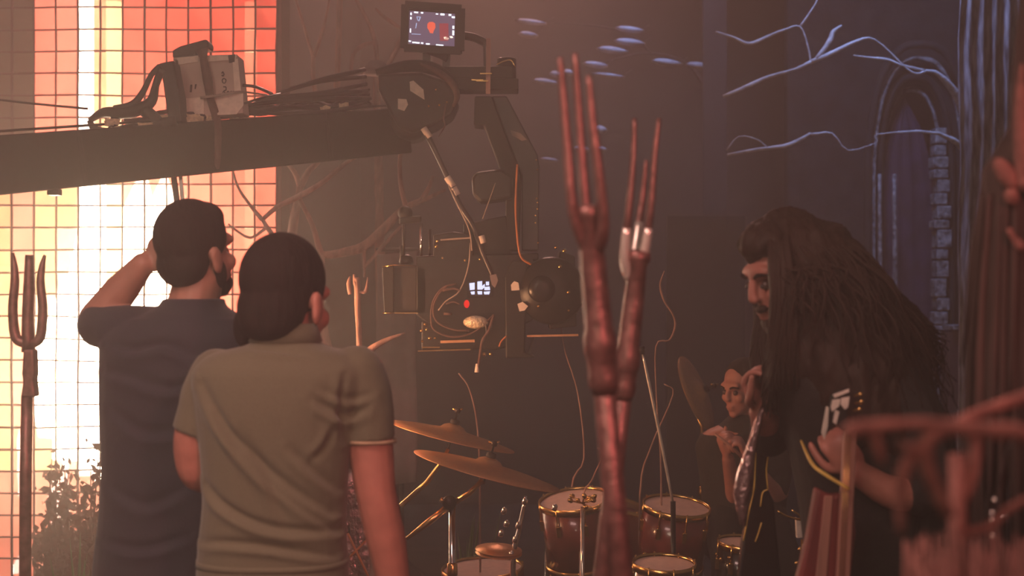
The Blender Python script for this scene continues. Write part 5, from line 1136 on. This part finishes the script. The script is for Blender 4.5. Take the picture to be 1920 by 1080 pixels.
for poly in ([(1562, 740), (1592, 729), (1592, 735), (1565, 746)], [(1561, 750), (1576, 748), (1573, 762), (1560, 772), (1558, 764)], [(1578, 746), (1593, 744), (1590, 764), (1584, 768), (1576, 758)], [(1566, 768), (1574, 772), (1568, 796), (1562, 792)], [(1550, 762), (1554, 764), (1552, 800), (1546, 824), (1541, 812)]):
    MB().prism([P(x, y, gd+.016) for x, y in poly], (0, .006, 0)).build('inlay', M['pearl'], hs_, smooth=False)
for i, (x, y) in enumerate(((1600, 742), (1602, 756), (1598, 770))): MB().lathe([(.003, 0), (.003, .012), (.006, .014), (.006, .02)], P(x, y, gd+.03), (1, 0, .2), 8).build('tuning_peg', M['brass'], hs_)
for i in range(4): MB().tube([P(1586+i*3.2, 800, gd+.012), P(1570+i*3.2, 1150, gd+.012)], .0008, 4).build('string', M['brass'], g1)
MB().tube([P(1502, 826, gd+.16), P(1522, 868, gd+.03), P(1545, 888, gd-.005), P(1592, 917, gd-.01)], [.003, .005, .006, .005], 6, 4, flat=.5).build('strap', M['edging'], g1)
# dark guitar edged with yellow binding
g2 = empty('electric_guitar', P(1420, 1130, 3.75), 'black angular guitar with its edge light drawn as yellow binding, upright in front of the drummer', 'guitar')
g2d = 3.72
o2 = [(1418, 834), (1442, 832), (1438, 880), (1441, 918), (1452, 940), (1458, 1010), (1470, 1130), (1380, 1130), (1394, 1012), (1404, 960), (1414, 915)]
b2 = MB().prism([P(x, y, g2d) for x, y in o2], (0, .045, 0)).build('body', M['gtblack'], g2, smooth=False, bevel=.006)
for pl in ([(1394, 1014), (1404, 960), (1414, 915), (1416, 870), (1420, 834), (1442, 832), (1437, 880), (1440, 918)], [(1440, 918), (1430, 924), (1426, 950)], [(1428, 980), (1422, 1000), (1416, 1016)]):
    MB().tube([P(x, y, g2d-.003) for x, y in pl], .0022, 6, 3).build('edging', M['edging'], b2)  # yellow lines put the guitar's edge light into colour
# shiny crumpled sash hanging in front of the drummer
rings = []
for i, (x, y, w_) in enumerate(((1430, 760, 5), (1424, 778, 6), (1416, 810, 8), (1406, 850, 11), (1398, 890, 16), (1394, 925, 17), (1392, 960, 11), (1394, 985, 5))):
    rings.append([P(x, y, 3.47) + Vector((math.cos(j*math.pi/6)*w_*3.47/FPX*(1+.35*mnoise.noise(Vector((i*1.7, j*1.1, 0)))), math.sin(j*math.pi/6)*.02, .006*mnoise.noise(Vector((i, j, 5))))) for j in range(12)])
o = MB().loft(rings).build('shiny_sash', M['sequin'], base=P(1410, 772, 3.47)); tag(o, 'crumpled shiny pinkish sash hanging before the drummer', 'sash')
# small bright tag behind the guitars
o = MB().prism([P(x, y, 4.4) for x, y in ((1492, 970), (1508, 978), (1520, 990), (1512, 1008), (1494, 1010))], (0, .02, 0)).build('pale_cup', M['pearl'], smooth=False, base=P(1505, 1010, 4.4), bevel=.004); tag(o, 'small pale box on a stand between the two guitars', 'box')
t = empty('side_stand', gr(1505, 4.4), 'thin brass stand carrying the pale box between the guitars', 'stand')
MB().tube([gr(1505, 4.41) + Vector((0, 0, .01)), P(1505, 1011, 4.41)], .006, 8).build('post', M['brass'], t); MB().lathe([(.1, 0), (.1, .012), (.01, .02)], gr(1505, 4.41), n=16).build('base', M['blackmetal'], t)
MB().tube(PX([(1458, 958), (1475, 968), (1500, 974), (1512, 972)], 4.4), .004, 6, 3).build('wire', M['brass'], t); MB().tube(PX([(1484, 956), (1500, 968), (1516, 990)], 4.39), .004, 6, 3).build('wire', M['brass'], t)
for x, y in ((1518, 990), (1500, 1030), (1508, 1046), (1494, 1056), (1502, 1066)): MB().ell(P(x, y, 4.38), (.007, .007, .007), nu=8, nv=6).build('knob', M['brass'], t)
# ================================================================ blurred foreground
D = 1.22
FG = mat('reddish_bark', (0.20, 0.085, 0.07), .9, scale=40, bump=.6, var=.35)
def fgb(m, lab, branches, base, cat='branch'):
    t = empty('foreground_branch', base, lab, cat, 'out-of-focus branches in front')
    for nm, pts, rad in branches: MB().tube(pts, [q*.66 for q in rad], 9, 4, wob=.35).build(nm, m, t)
fgb(FG, 'blurred thick branch crossing in front of the guitarist, curling down in hooks', [
    ('stem', [gr(1960, D), P(1970, 1000, D), P(1960, 860, D), P(1920, 812, D), P(1850, 806, D), P(1790, 800, D), P(1760, 806, D), P(1735, 830, D), P(1738, 880, D), P(1760, 930, D), P(1780, 970, D)], [.02, .018, .014, .012, .011, .011, .011, .010, .010, .009, .008]),
    ('side_branch', [P(1790, 800, D), P(1740, 794, D), P(1680, 796, D), P(1640, 800, D), P(1600, 806, D), P(1580, 812, D)], [.010, .008, .007, .009, .011, .006]),
    ('side_branch', [P(1735, 830, D), P(1710, 850, D), P(1692, 890, D), P(1688, 940, D), P(1690, 1000, D)], [.009, .008, .009, .007, .005]),
    ('side_branch', [P(1636, 805, D), P(1645, 840, D), P(1655, 870, D)], [.008, .008, .004]),
    ('knot', [P(1706, 830, D), P(1702, 850, D)], [.012, .010])], gr(1960, D))
D = 1.45
fgb(FG, 'blurred slanting branch rising toward the right edge', [
    ('stem', [gr(1800, D), P(1795, 1040, D), P(1800, 950, D), P(1820, 900, D), P(1830, 840, D), P(1815, 800, D), P(1800, 790, D), P(1850, 768, D), P(1920, 745, D), P(1990, 720, D)], [.02, .014, .012, .010, .009, .008, .009, .010, .011, .010]),
    ('side_branch', [P(1795, 1000, D), P(1850, 990, D), P(1885, 960, D), P(1925, 935, D)], [.008, .007, .007, .006])], gr(1800, D))
# low blurred brush at the lower right
rr = random.Random(31); t = empty('foreground_brush', gr(1840, 1.5), 'out-of-focus reddish brush at the lower right corner', 'shrub')
st_ = MB()
for i in range(150):
    b0 = gr(1840, 1.5) + Vector((rr.uniform(-.12, .12), rr.uniform(-.06, .06), 0)); e = P(rr.uniform(1690, 1940), rr.uniform(995, 1085), 1.5 + rr.uniform(-.1, .1)); m_ = b0.lerp(e, .6) + Vector((rr.uniform(-.05, .05), 0, 0))
    st_.tube([b0, m_, e], [.003, .0025, .0015], 5, 3)
o = st_.build('stems', FG, t); o['kind'] = 'stuff'
# shaggy trunk at the right edge
D = 2.2
t = empty('shaggy_tree', gr(1915, D), 'dark shaggy tree trunk with hanging fibres at the right edge', 'tree')
rings = []
for i in range(40):
    z = i/39*2.7; c = Vector((P(1922, 0, D).x + .02*math.sin(z*2.3) + .12*max(0, z-P(0, 330, D).z), D, z)); a = .05 + .02*math.sin(z*3.1+1) + .04*max(0, 1-z/.8)
    if z > P(0, 300, D).z: a *= .3
    rings.append([c + Vector((math.cos(2*math.pi*j/20)*a*(1+.3*mnoise.noise(Vector((j*.9, z*2.2, 0)))), math.sin(2*math.pi*j/20)*a, 0)) for j in range(20)])
MB().loft(rings).build('bole', M['darkbark'], t)
fb = MB()
for i in range(90):
    a = rr.uniform(0, 2*math.pi); z0 = rr.uniform(P(0, 600, D).z, P(0, 290, D).z); r0 = .05 + .012*rr.random(); c = Vector((P(1915, 0, D).x + math.cos(a)*r0, D + math.sin(a)*r0*.9, z0)); L = rr.uniform(.3, .8)
    fb.tube([c, c + Vector((math.cos(a)*.02, math.sin(a)*.02, -L*.4)), c + Vector((math.cos(a)*.025 + rr.uniform(-.015, .015), math.sin(a)*.025, -L))], [.005, .006, .002], 5, 3)
o = fb.build('bark_fibres', M['darkbark'], t); o['kind'] = 'stuff'
MB().ell(P(1888, 328, D-.06), (.014, .014, .03), Matrix.Rotation(-.6, 4, 'Y')).build('knot', FG, t); MB().ell(P(1897, 368, D-.06), (.012, .012, .014)).build('knot', FG, t)
MB().tube(PX([(1892, 428), (1900, 446), (1916, 466)], D-.07), [.004, .006, .009], 8, 3).build('twig_stub', FG, t)
MB().tube(PX([(1916, 120), (1914, 170), (1916, 240), (1920, 300), (1926, 360)], D-.07), [.002, .008, .012, .014, .012], 10, 3).build('bare_limb', FG, t)
# a few glinting chain links hanging at the lower right
t = empty('hanging_chain', P(1864, 920, 2.12), 'short beaded chain glinting beside the shaggy trunk', 'chain')
MB().tube(PX([(1912, 790), (1900, 820), (1886, 850), (1868, 930), (1860, 1010)], 2.12), .002, 5, 2).build('cord', M['cable'], t)
for x, y in ((1866, 938), (1861, 962), (1859, 974), (1859, 984), (1862, 1006)): MB().ell(P(x, y, 2.115), (.003, .003, .004), nu=8, nv=6).build('bead', M['chrome'], t)
MB().ell(P(1884, 971, 2.115), (.007, .004, .003), Matrix.Rotation(-.6, 4, 'Y'), 10, 8).build('pendant', M['chrome'], t)

# crinkled clear sheet and thin rods seen between the polo man's side and arm
D = 4.6
t = empty('plastic_sheet', gr(668, D), 'crinkled pinkish plastic sheet between the polo man\'s side and arm', 'sheet')
rings = []
for i in range(16):
    z = P(0, 880, D).z*(1-i/15.0); row = [Vector((P(640 + 50*u/10.0 + 10*i/15, 0, D).x, D + .03*mnoise.noise(Vector((u*.8, i*.5, 1))), max(.005, z + .01*mnoise.noise(Vector((u, i, 4)))))) for u in range(11)]
    rings.append(row + [p + Vector((0, .004, 0)) for p in reversed(row)])
MB().loft(rings).build('sheet', M['sequin'], t)
for a_, b_ in (((640, 1060), (690, 1010)), ((652, 1000), (700, 1100))): MB().tube([P(*a_, D-.05), P(*b_, D-.05)], .004, 6).build('thin_rod', M['orangecable'], t)
MB().tube([gr(668, D), P(655, 880, D+.02)], .008, 6).build('post', M['blackmetal'], t)
